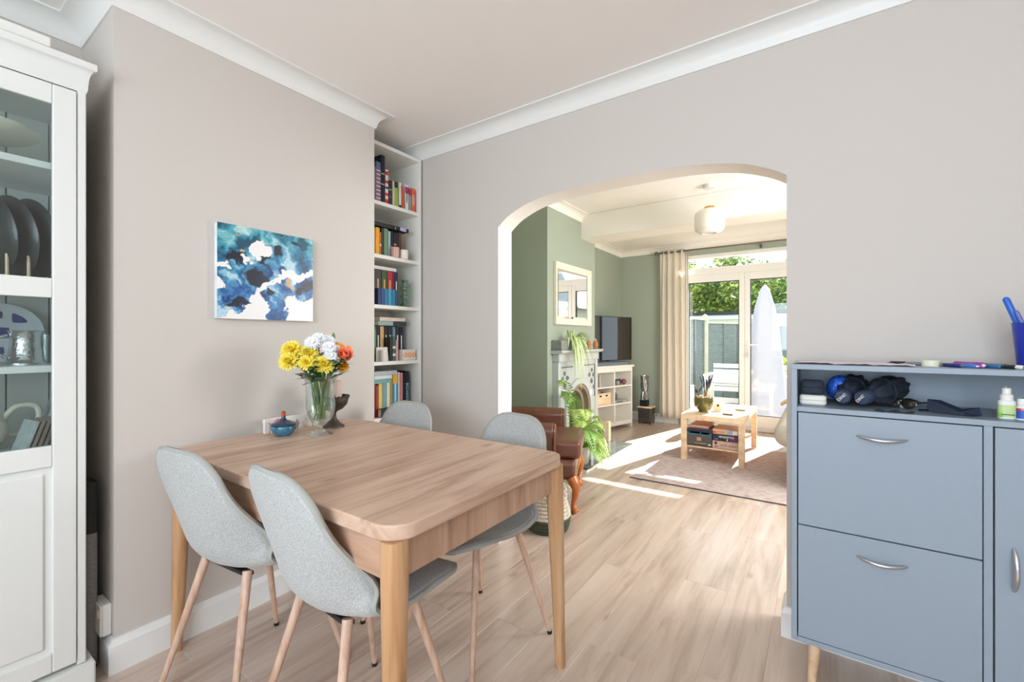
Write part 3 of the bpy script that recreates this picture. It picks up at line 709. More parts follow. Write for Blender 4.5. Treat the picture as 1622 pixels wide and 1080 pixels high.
row(3, -2.215, [
 (1.680, 1.708, .215, (40, 44, 44), 'black book at the left end of the fourth bookcase shelf'),
 (1.710, 1.738, .215, (74, 120, 70), 'green book on the fourth bookcase shelf', {'bands': [(.2, .9, (96, 148, 92))]}),
 (1.740, 1.766, .213, (30, 34, 50), 'navy paperback on the fourth bookcase shelf', {'title': (None, 'w', .013)}),
 (1.768, 1.796, .213, (226, 186, 128), 'sandy yellow book on the fourth bookcase shelf'),
 (1.798, 1.826, .215, (36, 36, 38), 'black patterned paperback on the fourth shelf', {'title': (None, 'w', .014)}),
 (1.828, 1.860, .215, (50, 52, 60), 'charcoal paperback with white title on the fourth shelf', {'title': (None, 'w', .016)}),
 (1.862, 1.886, .213, (120, 150, 170), 'blue-grey paperback on the fourth shelf'),
 (1.888, 1.918, .215, (46, 58, 52), 'dark green paperback on the fourth shelf', {'title': (None, 'w', .016)}),
 (1.920, 1.950, .213, (38, 48, 66), 'slate paperback at the right of the fourth shelf row', {'title': (None, 'w', .016)})], G_)
row(3, -2.165, [
 (1.800, 1.820, .145, (44, 44, 42), 'small black book standing in front on the fourth shelf', {'d': .045}),
 (1.822, 1.846, .150, (70, 96, 90), 'small teal patterned book standing in front on the fourth shelf', {'d': .045, 'bands': [(.2, .3, (220, 220, 214)), (.5, .6, (220, 220, 214))]}),
 (1.848, 1.866, .128, (212, 160, 160), 'small pink book standing in front on the fourth shelf', {'d': .045})], G_)
book('grey and teal book lying across the fourth shelf row', (0, 0, 0), .026, .225, .13, (158, 176, 178), lie=True, group=G_, bands=[(.02, .5, (52, 60, 62))]).location = (-2.185, 1.955, SH[3]+.231)
book('cream book lying on top of the teal one on the fourth shelf', (0, 0, 0), .022, .20, .13, (230, 214, 198), lie=True, group=G_).location = (-2.19, 1.945, SH[3]+.2565)
row(4, -2.185, [
 (1.680, 1.712, .20, (120, 34, 40), 'dark red book at the left of the fifth bookcase shelf'),
 (1.714, 1.730, .19, (180, 60, 50), 'thin red book on the fifth bookcase shelf'),
 (1.732, 1.760, .20, (232, 204, 110), 'pale yellow book on the fifth bookcase shelf'),
 (1.762, 1.790, .215, (120, 170, 176), 'teal book on the fifth bookcase shelf'),
 (1.792, 1.818, .235, (226, 222, 206), 'white book on the fifth bookcase shelf'),
 (1.820, 1.838, .23, (170, 156, 70), 'olive book on the fifth bookcase shelf'),
 (1.840, 1.880, .26, (66, 156, 196), 'sky blue book with a yellow top on the fifth shelf', {'bands': [(.74, .98, (240, 178, 52))], 'title': (None, 'w', .016)}),
 (1.882, 1.894, .26, (232, 232, 228), 'thin white book right of the sky blue one'),
 (1.896, 1.920, .255, (206, 140, 140), 'dusty pink book on the fifth shelf'),
 (1.922, 1.936, .25, (40, 30, 34), 'thin black book left of the navy lettered one'),
 (1.938, 1.974, .262, (22, 30, 44), 'navy book lettered BIZARRE on the fifth shelf', {'title': ('BIZARRE', 'c', .030)})], G_)
book('grey book lying at the top of the fifth shelf, left', (0, 0, 0), .024, .17, .13, (184, 190, 194), lie=True, group=G_).location = (-2.175, 1.865, SH[4]+.2755-.014)
book('white book lying beneath the grey one on the fifth shelf', (0, 0, 0), .020, .13, .13, (220, 224, 226), lie=True, group=G_).location = (-2.170, 1.822, SH[4]+.2385)
book('teal book lying lowest in the flat pile on the fifth shelf', (0, 0, 0), .026, .12, .13, (116, 168, 168), lie=True, group=G_).location = (-2.170, 1.812, SH[4]+.2153)
book('black book lying flat in front on the fifth shelf', (0, 0, 0), .05, .15, .035, (36, 38, 42), lie=True, group=G_).location = (-2.145, 1.87, SH[4]+.0255)
# ornaments on the bookcase
def jar(name, label, x, y, z, r, h, mt, lid=None, cat='candle'):
    t = thing(name, label, cat, (x, y, z)); MB().lathe([(0, 0), (r*.92, 0), (r, .006), (r, h), (r*.9, h), (r*.88, h*.75), (0, h*.75)], 24).obj('jar', mt, t, smooth=50)
    MB().lathe([(0, h*.70), (r*.87, h*.70), (r*.87, h*.78), (0, h*.78)], 20).obj('wax', mat('cream_wax', S(232, 222, 208), .5), t)
    MB().cyl((0, 0, h*.77), (0, 0, h*.9), .001, n=5).obj('wick', BLACK, t); return t
jar('candle_jar', 'pink jar candle on the second bookcase shelf', -2.158, 1.835, SH[1], .026, .062, mat('pink_glass', S(206, 160, 152), .25))
jar('candle_jar', 'cream jar candle right of the pink one on the bookcase', -2.158, 1.905, SH[1], .028, .056, mat('cream_ceramic', S(230, 226, 210), .35))
jar('candle_jar', 'small white candle at the left of the fourth bookcase shelf', -2.150, 1.742, SH[3], .020, .070, mat('white_ceramic', S(226, 222, 214), .35))
pc = thing('white_easel_card', 'leaning white card behind the small candle on the fourth shelf', 'card', (-2.178, 1.755, SH[3]))
MB().prism([(-.045, 0), (.045, 0), (.035, .085), (-.045, .085)], 'x', -.003, .003).obj('card', mat('white_card', S(232, 230, 224), .7), pc, rot=(0, R(0), 0))
tin = thing('patterned_tin', 'white tin with orange circles on the fourth bookcase shelf', 'tin', (-2.172, 1.945, SH[3]))
box(-.024, .024, -.052, .052, 0, .068).obj('body', mat('tin_white', S(228, 224, 216), .3), tin, bev=.004)
for k in range(3):
    yy = -.034+.034*k; MB().cyl((.0242, yy, .034), (.0249, yy, .034), .0155, n=24).obj('circle', mat('tin_orange', S(240, 146, 40), .35), tin); MB().cyl((.0249, yy, .034), (.0254, yy, .034), .009, n=20).obj('ring', INK['w'], tin); MB().cyl((.0254, yy, .034), (.0258, yy, .034), .005, n=16).obj('centre', mat('tin_amber', S(236, 110, 30), .35), tin)
gv = thing('green_glass_vase', 'wavy green glass vase at the right of the third bookcase shelf', 'vase', (-2.170, 1.925, SH[2]))
MB().lathe([(0, 0), (.034, 0), (.032, .01), (.020, .025), (.019, .04), (.029, .055), (.029, .066), (.020, .082), (.020, .094), (.029, .110), (.029, .122), (.020, .138), (.020, .15), (.026, .168), (.024, .168), (.017, .15), (0, .14)], 28).obj('body', glass('green_glass', (.55, .72, .60, 1), .08, .45, .06), gv, smooth=60)
# ================================================================== display cabinet at the left
HX, HB, HY0, HY1 = -2.0, -2.43, -.62, .402
hu = thing('display_cabinet', 'tall white glazed display cabinet at the left edge, beside the chimney breast', 'cabinet')
HW = mat('cabinet_white_paint', S(224, 225, 221), .35)
box(HB, HX-.02, HY1-.02, HY1, .10, 1.99).obj('side_panel', HW, hu, bev=.002); box(HB, HX-.02, HY0, HY0+.02, .10, 1.99).obj('side_panel', HW, hu, bev=.002)
box(HB-.0, HX+.018, HY0-.02, HY1+.02, 0, .098).obj('plinth', HW, hu, bev=.006)
box(HB, HX-.02, HY0, HY1, 1.99, 2.01).obj('top_panel', HW, hu)
for z, nm in ((1.735, 'shelf'), (1.358, 'shelf'), (1.085, 'shelf'), (.81, 'shelf'), (.45, 'shelf'), (.12, 'floor_panel')): box(HB+.02, HX-.03, HY0+.02, HY1-.02, z-.022, z).obj(nm, HW, hu, bev=.001)
nb = 9; w = (HY1-HY0-.04)/nb
for k in range(nb): box(HB, HB+.014, HY0+.021+w*k, HY0+.02+w*(k+1)-.003, .10, 1.99).obj('back_board', HW, hu, bev=.002)
# cornice
cp = [(0, 1.985), (.004, 1.985), (.010, 2.000), (.010, 2.012)]+[(.012+.030*(1-math.cos(i/6*math.pi/2)), 2.015+.045*math.sin(i/6*math.pi/2)) for i in range(7)]+[(.048, 2.062), (.048, 2.083), (0, 2.083)]
def path_mould(name, path, prof, m, par):
    P = [Vector(p) for p in path]; vs = []; k = len(prof)
    for i, p in enumerate(P):
        d0 = (P[i]-P[i-1]).normalized() if i else (P[1]-P[0]).normalized(); d1 = (P[i+1]-P[i]).normalized() if i < len(P)-1 else d0
        n0, n1 = Vector((d0.y, -d0.x)), Vector((d1.y, -d1.x)); b = (n0+n1).normalized(); b = b/b.dot(n0)
        vs += [(p.x+b.x*q, p.y+b.y*q, z) for q, z in prof]
    fs = [(i*k+j, i*k+(j+1) % k, (i+1)*k+(j+1) % k, (i+1)*k+j) for i in range(len(P)-1) for j in range(k)]+[tuple(range(k)), tuple(range((len(P)-1)*k, len(P)*k))]
    return MB().add(vs, fs).obj(name, m, par, smooth=30)
path_mould('cornice', [(HB, HY0), (HX-.01, HY0), (HX-.01, HY1), (HB, HY1)], [(q*.5, z) for q, z in cp], HW, hu)
box(HB, HX-.01, HY0, HY1, 2.011, 2.082).obj('cornice_core', HW, hu)
# face frame and doors
box(HX-.02, HX-.002, HY1-.022, HY1, .10, 1.985).obj('face_stile', HW, hu, bev=.003); box(HX-.02, HX-.002, HY0, HY0+.022, .10, 1.985).obj('face_stile', HW, hu, bev=.003)
def cab_door(y0, y1, knob):
    e = empty('door'); e.parent = hu; s = .056; x0, x1 = HX-.018, HX+.002
    def B(nm, *a, m=HW, bev=.003): return box(*a).obj(nm, m, e, smooth=0, bev=bev)
    B('stile', x0, x1, y0, y0+s, .112, 1.978); B('stile', x0, x1, y1-s, y1, .112, 1.978)
    for z0, z1 in ((1.915, 1.978), (1.30, 1.362), (.765, .832), (.112, .172)): B('rail', x0, x1, y0+s, y1-s, z0, z1)
    box(x0+.008, x0+.012, y0+s, y1-s, 1.362, 1.915).obj('glass_pane', CABGLASS, e, smooth=0); box(x0+.008, x0+.012, y0+s, y1-s, .832, 1.30).obj('glass_pane', CABGLASS, e, smooth=0)
    B('panel', x0+.004, x0+.010, y0+s, y1-s, .172, .765, bev=0); B('raised_field', x0+.008, x0+.016, y0+s+.018, y1-s-.018, .192, .745, bev=.006)
    MB().lathe([(0, 0), (.006, 0), (.006, .012), (.014, .020), (.012, .028), (0, .030)], 16).xf(Matrix.Translation((x1, knob, 1.10)) @ Matrix.Rotation(R(90), 4, 'Y')).obj('knob', CHROME, e)
my = (HY0+HY1)/2
cab_door(my+.002, HY1-.024, my+.03); cab_door(HY0+.024, my-.002, my-.03)
# white box on top
wb = thing('white_box', 'flat white storage box on top of the display cabinet', 'box', (-2.22, .16, 2.084))
box(-.12, .12, -.22, .17, 0, .055).obj('base', WHITE, wb, bev=.004); box(-.125, .125, -.225, .175, .050, .085).obj('lid', WHITE, wb, bev=.004)
CER = mat('cream_stoneware', S(226, 222, 204), .3, coat=.3)
cs = thing('cake_stand', 'cream ceramic cake stand on the top shelf of the display cabinet', 'cake stand', (-2.20, .175, 1.735))
MB().lathe([(0, 0), (.060, 0), (.055, .010), (.032, .022), (.026, .060), (.034, .082), (0, .084)], 32).obj('foot', CER, cs, smooth=50)
MB().lathe([(0, .082), (.09, .084), (.135, .096), (.150, .112), (.149, .117), (.13, .104), (.08, .092), (0, .091)], 48, flute=lambda k, i: 1+(.02 if i in (3, 4) else 0)*math.sin(k/48*6.283*12)).obj('plate', CER, cs, smooth=50)
DK = mat('black_stoneware', S(46, 48, 49), .35, coat=.3)
rk = thing('plate_rack', 'pale wooden plate rack holding the black plates in the display cabinet', 'rack', (-2.21, .20, 1.358))
for x in (-.07, .07): box(x-.006, x+.006, -.17, .14, 0, .014).obj('rail', BIRCH, rk, bev=.002)
for k in range(5):
    for x in (-.07, .07): MB().cyl((x, -.10+.0475*k, .012), (x, -.10+.0475*k, .085), .0045, n=8).obj('peg', BIRCH, rk)
for k, (yy, lab) in enumerate(((.165, 'black dinner plate furthest left in the display cabinet rack'), (.212, 'black dinner plate in the middle of the three in the rack'), (.259, 'black dinner plate nearest the right side of the display cabinet'))):
    p = thing('dinner_plate', lab, 'plate', (-2.21, yy+.03, 1.372), R(20), 'black plates in the rack')
    MB().lathe([(0, 0), (.075, 0), (.085, .004), (.133, .016), (.135, .019), (.13, .020), (.08, .009), (0, .006)], 40).xf(Matrix.Translation((0, 0, .135)) @ Matrix.Rotation(R(-82), 4, 'X')).obj('disc', DK, p, smooth=50)
# third shelf
bp2 = thing('patterned_plate', 'white plate with cobalt blue flowers leaning at the back of the cabinet', 'plate', (-2.37, .255, 1.085), R(90))
M = Matrix.Translation((0, 0, .105)) @ Matrix.Rotation(R(80), 4, 'X')
pl = MB().lathe([(0, 0), (.06, 0), (.105, .012), (.104, .016), (.06, .005), (0, .004)], 40).xf(M).obj('disc', mat('white_china', S(222, 226, 232), .2, coat=.3), bp2, smooth=50)
COB = mat('cobalt_print', S(52, 72, 140), .3)
for k in range(7):
    a = k*.9; q = .072 if k else 0; MB().lathe([(0, .0), (.020, .0), (.018, .0012), (0, .0014)], 8, (q*math.cos(a), q*math.sin(a), .008 if k else .0045), flute=lambda j, i: 1+.3*(j % 2)).xf(M).obj('flower_print', COB, bp2)
mg = thing('hammered_tankard', 'hammered silver tankard on the third shelf of the display cabinet', 'tankard', (-2.15, .285, 1.085))
HAM = mat('hammered_silver', S(200, 202, 204), .2, 1.0, bump=1.0, bscale=70)
MB().lathe([(0, 0), (.052, 0), (.052, .006), (.044, .012), (.037, .06), (.036, .085), (.040, .108), (.044, .112), (.041, .112), (.034, .085), (0, .02)], 32).obj('body', HAM, mg, smooth=50)
MB().tube([(-.0, -.04, .095), (0, -.075, .085), (0, -.078, .05), (0, -.045, .025)], .005, 8).obj('handle', HAM, mg)
gm = thing('glass_mug', 'clear glass mug right of the silver tankard in the cabinet', 'mug', (-2.27, .365, 1.085))
gm.location.y = .335
MB().lathe([(0, .002), (.036, .002), (.038, .01), (.040, .10), (.038, .10), (.036, .012), (0, .010)], 28).obj('body', CLEAR, gm, smooth=50)
# bottom glazed shelf
tp = thing('teapot', 'cream speckled teapot with a pale blue base in the display cabinet', 'teapot', (-2.20, .165, .81))
TPW = mat('speckled_cream_glaze', S(222, 216, 200), .3, var=.08, scale=120, coat=.3); TPB = mat('pale_blue_glaze', S(150, 176, 190), .3, coat=.3)
MB().lathe([(0, 0), (.058, 0), (.066, .008), (.080, .028)], 36).obj('blue_base', TPB, tp, smooth=50)
MB().lathe([(.080, .028), (.090, .055), (.086, .085), (.066, .115), (.042, .128), (.038, .128), (0, .11)], 36).obj('body', TPW, tp, smooth=50)
MB().lathe([(.042, .128), (.040, .136), (.02, .146), (.008, .150), (.006, .158), (.014, .166), (.010, .174), (0, .176)], 28).obj('lid', TPW, tp, smooth=50)
MB().tube(catmull([(0, .075, .095), (.0, .105, .135), (.0, .15, .13), (.0, .155, .085), (.0, .12, .045), (.0, .084, .045)], 5), .0085, 10).obj('handle', TPW, tp, smooth=60)
MB().tube(catmull([(0, -.08, .05), (0, -.12, .07), (0, -.14, .11), (0, -.165, .128)], 4), [.02]*4+[.016]*4+[.011]*5, 10).obj('spout', TPW, tp, smooth=60)
SLT = mat('slate_coaster', S(150, 132, 122), .7, var=.15, scale=30); SLG = mat('marbled_tile', S(168, 176, 176), .5, var=.2, scale=50)
for k in range(6):
    c = thing('coaster', ['marbled grey coaster leaning frontmost in the display cabinet', 'slate coaster second from the front of the leaning row', 'slate coaster third from the front of the leaning row', 'slate coaster fourth in the leaning row', 'slate coaster fifth in the leaning row', 'large marbled tile leaning behind the coasters'][k], 'coaster', (-2.12-.026*k, .300+.004*k, .81), group='coasters leaning in the cabinet')
    h = .10 if k < 5 else .19
    box(-.05 if k < 5 else -.13, .05 if k < 5 else .02, -.0045, .0045, 0, h).obj('slab', SLG if k in (0, 5) else SLT, c, rot=(R(-17), 0, R(8)), bev=.001)
    c.location = (-2.09-.006*k, .262+.0145*k, .8115)
# folded rug standing in the gap
rg = thing('folded_runner', 'grey woven runner folded upright between cabinet and chimney breast', 'rug', (-2.17, .4405, 0))
RGM = mat('grey_weave', S(150, 148, 146), .9, var=.25, scale=90, stretch=(1, 1, 6), bump=.6, bscale=250)
MB().prism(rrect(-.052, .052, -.017, .017, .015, 4), 'z', .012, .48).obj('woven_body', RGM, rg, smooth=40)
MB().prism(rrect(-.050, .050, -.016, .016, .014, 4), 'z', .48, .66).obj('dark_end', mat('charcoal_weave', S(54, 56, 56), .9, bump=.5, bscale=250), rg, smooth=40)
for k in (-.02, .012): box(k, k+.012, -.0172, .0172, .485, .657).obj('pale_stripe', mat('pale_weave', S(188, 188, 182), .9), rg)
MB().prism(rrect(-.050, .050, -.016, .016, .014, 4), 'z', .0, .014).obj('bound_edge', BLACK, rg, smooth=40)
# ================================================================== blue-grey shoe cabinet
CX0, CX1, CY, CYB, CZ0, CZ1 = -.082, .79, 1.735, 2.035, .178, 1.086
sc_ = thing('shoe_cabinet', 'blue-grey shoe cabinet with tip-out drawers against the arch wall', 'cabinet')
GB = GREYBLUE
t_ = .016
box(CX0, CX0+t_, CY, CYB, CZ0, CZ1-t_).obj('side_panel', GB, sc_, bev=.001); box(CX1-t_, CX1, CY, CYB, CZ0, CZ1-t_).obj('side_panel', GB, sc_, bev=.001)
box(CX0, CX1, CY, CYB, CZ1-t_, CZ1).obj('top_board', GB, sc_, bev=.001)
box(CX0+t_, CX1-t_, CY, CYB-.008, .932, .948).obj('niche_shelf', GB, sc_, bev=.001); box(CX0+t_, CX1-t_, CY, CYB, CZ0, CZ0+t_).obj('bottom_board', GB, sc_, bev=.001)
box(CX0+t_, CX1-t_, CYB-.008, CYB, CZ0+t_, CZ1-t_).obj('back_board', GB, sc_)
box(.364, .382, CY, CYB-.008, CZ0+t_, .932).obj('divider', GB, sc_, bev=.001)
box(CX0+t_, CX1-t_, CY+.03, CY+.035, CZ0+t_, .932).obj('inner_shadow_board', GAPSHADE, sc_)  # dark sheet added so the gaps between the fronts look shaded
def bow(x0, x1, z, vertical=False):
    pts = []
    for i in range(13):
        t = i/12; q = x0+(x1-x0)*t; out = .022*math.sin(math.pi*t)**.7
        pts.append((q, -out, z-.006*math.sin(math.pi*t)) if not vertical else (z, -out, q))
    rs = [.0025+.0028*math.sin(math.pi*i/12)**.5 for i in range(13)]
    return pts, rs
def front(nm, x0, x1, z0, z1, handle):
    o = box(x0, x1, CY-.0015, CY+.0155, z0, z1).obj(nm, GB, sc_, bev=.0012)
    p, r = handle; MB().tube([(a, CY-.0015+b, c) for a, b, c in p], r, 8, flat=1.3).obj('handle', CHROME, o, smooth=60)
front('tip_out_drawer', CX0+t_+.003, .3615, .5645, .929, bow(.089, .207, .871))
front('tip_out_drawer', CX0+t_+.003, .3615, CZ0+t_+.003, .5605, bow(.089, .207, .500))
front('door', .3855, CX1-t_-.003, CZ0+t_+.003, .929, bow(.497, .612, .420, True))
for x in (CX0+.065, CX1-.065):
    for y in (CY+.05, CYB-.06):
        MB().tube([(x-(.012 if x < .3 else -.012), y-.006 if y < 1.9 else y, 0), (x, y, CZ0)], [.0105, .0185], 14).obj('leg', BIRCH, sc_, smooth=40)
# --- on top
PAP = mat('tissue_paper', S(226, 216, 220), .8)
pr = thing('tissue_paper', 'crumpled sheet of white tissue paper on the shoe cabinet top', 'paper', (.085, 1.88, CZ1))
rs = random.Random(5); H_ = {}
def cr(i, j): return H_.setdefault((i, j), rs.uniform(0, .004))
MB().grid(lambda u, v: (-.155+.31*u+.02*(v-.5), -.11+.20*v+.01*math.sin(u*9), .0025+cr(round(u*16), round(v*8))), 16, 8).obj('sheet', PAP, pr, smooth=70, recalc=False).modifiers.new('s', 'SOLIDIFY').thickness = .0008
def pen(label, x, y, ang, cols, ln=.14, r=.0055, cat='pen', z=CZ1, name='pen'):
    t = thing(name, label, cat, (x, y, z), R(ang), 'pens on the shoe cabinet')
    MB().tube([(-ln/2, 0, r), (ln*.15, 0, r)], r, 10).obj('barrel', cols[0], t, smooth=50); MB().tube([(ln*.15, 0, r), (ln*.42, 0, r), (ln*.45, 0, r)], [r*1.15, r*1.1, r*.6], 10).obj('cap', cols[1], t, smooth=50)
    MB().tube([(ln*.45, 0, r), (ln/2, 0, r)], [r*.6, r*.2], 8).obj('tip', cols[2], t, smooth=50); return t
c_ = lambda *c: mat('pen_%d_%d_%d' % c, S(*c), .3)
cW, cK, cB, cP, cR, cN, cG, cT = c_(230, 228, 222), c_(40, 40, 44), c_(70, 120, 190), c_(150, 60, 160), c_(196, 52, 44), c_(40, 48, 120), c_(120, 122, 120), c_(60, 110, 150)
pen('grey pen lying at the edge of the tissue paper', .238, 1.87, 150, (cG, cK, cG)); pen('navy pen right of the cream tape roll', .300, 1.85, -60, (c_(52, 62, 90), cN, cG)); pen('light blue pen lying beside the navy pen', .322, 1.84, -50, (cB, cB, cW))
pen('slim grey pencil left of the purple marker', .345, 1.85, -25, (cG, cK, cG), .13, .0035); pen('purple marker pen with a white end', .358, 1.84, -68, (cP, cP, cW), .11, .008); pen('steel blue marker lying right of the purple one', .385, 1.835, -62, (cT, cT, cK), .12, .0065)
pen('white pen with a black clip beside the red pen', .402, 1.845, -55, (cW, cK, cW)); pen('red and white pen lying near the blue cup', .418, 1.835, -55, (cR, cW, cR), .13); pen('navy pen lying closest to the blue cup', .436, 1.85, -62, (cN, cN, cN), .14)
tr = thing('tape_roll', 'cream roll of tape lying among the pens', 'tape', (.275, 1.85, CZ1))
MB().lathe([(.012, 0), (.022, 0), (.022, .018), (.012, .018), (.012, 0)], 24).obj('roll', mat('cream_tape', S(226, 226, 200), .4), tr)
cup = thing('blue_cup', 'tapered royal blue plastic cup holding pens at the right edge', 'cup', (.500, 1.89, CZ1))
MB().lathe([(0, .0), (.034, .0), (.036, .004), (.046, .125), (.047, .13), (.0445, .13), (.033, .01), (0, .008)], 36).obj('body', mat('royal_blue_plastic', S(40, 58, 168), .3, var=.1), cup, smooth=50)
def cpen(label, x, y, tx, ty, h, cols, r=.0045):
    t = thing('pen', label, 'pen', (.500, 1.89, CZ1), group='pens in the blue cup')
    a, b = Vector((x, y, .014)), Vector((tx, ty, h)); k = a.lerp(b, .62)
    MB().tube([a, k], r, 10).obj('barrel', cols[0], t, smooth=50); MB().tube([k, a.lerp(b, .97), b], [r*1.15, r*1.1, r*.5], 10).obj('cap', cols[1], t, smooth=50)
cpen('wide bright blue pen standing tallest in the blue cup', .004, .005, -.062, -.01, .205, (cB, c_(44, 104, 200)), .0075); cpen('clear pen with a blue end leaning left in the blue cup', .01, -.012, -.045, -.028, .165, (c_(170, 190, 220), c_(90, 110, 180)))
cpen('white pen with a black tip in the middle of the blue cup', .0, .01, -.012, .02, .185, (cW, cK)); cpen('clear ballpoint with a black cap in the blue cup', -.01, -.005, -.018, -.025, .192, (c_(200, 210, 220), cK)); cpen('slate pen leaning right in the blue cup', -.012, .0, .03, .01, .18, (c_(90, 110, 150), c_(80, 96, 140)))
# --- in the niche
NZ = .948
gc = thing('glasses_case', 'rounded white hard case at the left of the cabinet niche', 'case', (-.022, 1.80, NZ))
MB().prism(rrect(-.040, .036, -.012, .030, .012, 5), 'z', 0, .034).obj('case_shell', mat('white_case', S(228, 226, 218), .35), gc, bev=.008, seg=3)
MB().prism(rrect(-.0403, .0363, -.0123, .0303, .012, 5), 'z', .0165, .0178).obj('seam', mat('case_seam', S(150, 148, 142), .6), gc)
NV = mat('navy_fabric', S(44, 52, 66), .85, var=.15, scale=60, bump=.5, bscale=120)
spk = thing('navy_pouch', 'rounded dark navy fabric case sitting on the white case', 'case', (-.022, 1.812, NZ+.0345))
MB().prism(rrect(-.038, .030, -.020, .020, .018, 5), 'z', 0, .050).obj('body', NV, spk, bev=.014, seg=3)
MB().tube([(-.038, -.02, .025), (-.004, -.0212, .025), (.030, -.02, .025)], .0012, 6).obj('zip', BLACK, spk)
sp = thing('sequin_pouch', 'shiny blue sequinned pouch behind the case in the niche', 'pouch', (.030, 1.885, NZ))
MB().ball((0, 0, .055), .034, 18, 12, sx=1.0, sy=.6, sz=1.25).xf(Matrix.Rotation(R(18), 4, 'Y')).obj('body', mat('blue_sequins', S(40, 90, 190), .25, .4, var=.5, scale=90, bump=1.0, bscale=180), sp, smooth=60)
sp.location.z = NZ+.004
UM = mat('umbrella_navy_cloth', S(38, 46, 58), .8, var=.25, scale=40, bump=.5, bscale=80); UH = mat('umbrella_handle', S(60, 72, 92), .5)
def umbrella(label, x, y, ang):
    t = thing('folding_umbrella', label, 'umbrella', (x, y, NZ), R(ang), 'folded umbrellas in the niche')
    n = 30
    def fl(k, i): return 1+.16*math.sin(k*6.283/30*7+i*.55)*(1 if 0 < i < 9 else .3)
    M = Matrix.Translation((0, 0, .041)) @ Matrix.Rotation(R(-90+9), 4, 'X')
    MB().lathe([(.012, .0), (.026, .010), (.034, .035), (.038, .07), (.038, .105), (.034, .14), (.026, .165), (.014, .175), (.008, .185)], n, flute=fl).xf(M).obj('folded_canopy', UM, t, smooth=60)
    MB().lathe([(0, -.050), (.019, -.049), (.0225, -.043), (.022, -.016), (.015, .004)], 24).xf(M).obj('handle', UH, t, smooth=50)
    MB().tube([(.0395*math.cos(a), .06, .0505+.0395*math.sin(a)) for a in [i*6.283/20 for i in range(21)]], .003, 6, flat=2.2).obj('strap', UM, t, smooth=60)
    text('handle_lettering', 'DING', .013, INK['w'], t, (0, -.0500, .0328), (R(99), R(-48), 0), .0003)
umbrella('folded navy umbrella next to the blue sequinned pouch', .066, 1.835, -14); umbrella('folded navy umbrella on the right, next to the sunglasses', .128, 1.826, -33)
fl_ = thing('navy_strap', 'loose navy fabric strap lying in front of the umbrellas', 'strap', (.17, 1.765, NZ))
MB().grid(lambda u, v: (-.035+.09*u, -.012+.022*v, .003+.003*math.sin(u*14)), 14, 3).obj('band', NV, fl_, smooth=60, recalc=False).modifiers.new('s', 'SOLIDIFY').thickness = .003
sg = thing('sunglasses', 'dark sunglasses lying folded in the niche', 'sunglasses', (.205, 1.86, NZ), R(-35))
sg.scale = (.75, .75, .75)
SGM = mat('sunglass_lens', S(38, 36, 28), .08, coat=.5)
for k in (-1, 1):
    MB().lathe([(0, 0), (.024, 0), (.025, .002), (.022, .004), (0, .005)], 24, sx=1.15, sy=.9).xf(Matrix.Translation((k*.031, 0, .026)) @ Matrix.Rotation(R(78), 4, 'X')).obj('lens', SGM, sg, smooth=50)
    MB().tube([(k*.062, .002, .036), (k*.060, .02, .034), (-k*.04, .03, .014)], .003, 6).obj('temple', BLACK, sg)
MB().tube([(-.062, 0, .040), (-.03, -.002, .046), (0, 0, .040), (.03, -.002, .046), (.062, 0, .040)], .003, 6).obj('frame', BLACK, sg)
ad = thing('white_adapter', 'small white plug adapter with a dark cable behind the sunglasses', 'plug', (.225, 1.90, NZ))
box(-.018, .018, -.015, .015, 0, .028).obj('body', WHITE, ad, bev=.004); MB().tube(catmull([(.018, 0, .014), (.05, -.01, .02), (.06, -.05, .006), (.02, -.07, .004)], 5), .003, 6).obj('cable', BLACK, ad, smooth=60)
po = thing('umbrella_sleeve', 'empty folded navy umbrella sleeve lying in the niche', 'sleeve', (.312, 1.81, NZ))
po.scale = (.85, .85, .85)
MB().add([(-.05, .02, .002), (.045, -.035, .002), (.072, -.02, .004), (.07, .0, .03), (.03, .01, .020), (-.02, .03, .044), (-.055, .03, .046), (-.058, .03, .012), (.035, .03, .003), (-.045, .045, .003), (.02, -.02, .012)],
         [(0, 1, 10), (1, 2, 10), (2, 3, 10), (3, 4, 10), (4, 5, 10), (5, 6, 10), (6, 7, 10), (7, 0, 10), (0, 1, 2, 8, 9), (2, 3, 8), (3, 4, 8), (4, 5, 8), (5, 6, 9, 8), (6, 7, 9), (7, 0, 9)]).obj('sleeve_cloth', mat('navy_nylon', S(36, 46, 64), .55, bump=.3, bscale=60), po, smooth=25)
b1 = thing('spray_bottle', 'white pump bottle with a pale green label in the niche', 'bottle', (.420, 1.792, NZ))
MB().prism(rrect(-.0175, .0175, -.013, .013, .011, 5), 'z', 0, .052).obj('body', mat('bottle_white', S(232, 234, 232), .3), b1, bev=.003)
MB().prism(rrect(-.0178, .0178, -.0133, .0133, .011, 5), 'z', .006, .040).obj('label', mat('pale_green_label', S(190, 214, 150), .4), b1); box(-.0179, -.010, -.0136, -.012, .006, .018).obj('label_corner', mat('bright_green_print', S(110, 186, 60), .4), b1)
box(-.012, .013, -.0138, -.0134, .0125, .0145).obj('label_print', INK['k'], b1)
MB().lathe([(.0135, .052), (.0135, .068), (.0095, .070), (.0095, .086), (0, .086)], 20).obj('pump', WHITE, b1); MB().lathe([(.0095, .086), (.0098, .0875), (.0098, .0905), (0, .0905)], 20).obj('clear_cap', CLEAR, b1)
b2 = thing('pill_bottle', 'small white bottle with a blue and red label at the right edge', 'bottle', (.452, 1.80, NZ))
MB().lathe([(0, 0), (.0145, 0), (.015, .002), (.015, .034), (.010, .040), (0, .040)], 24).obj('body', mat('bottle_white2', S(232, 234, 236), .3), b2, smooth=50)
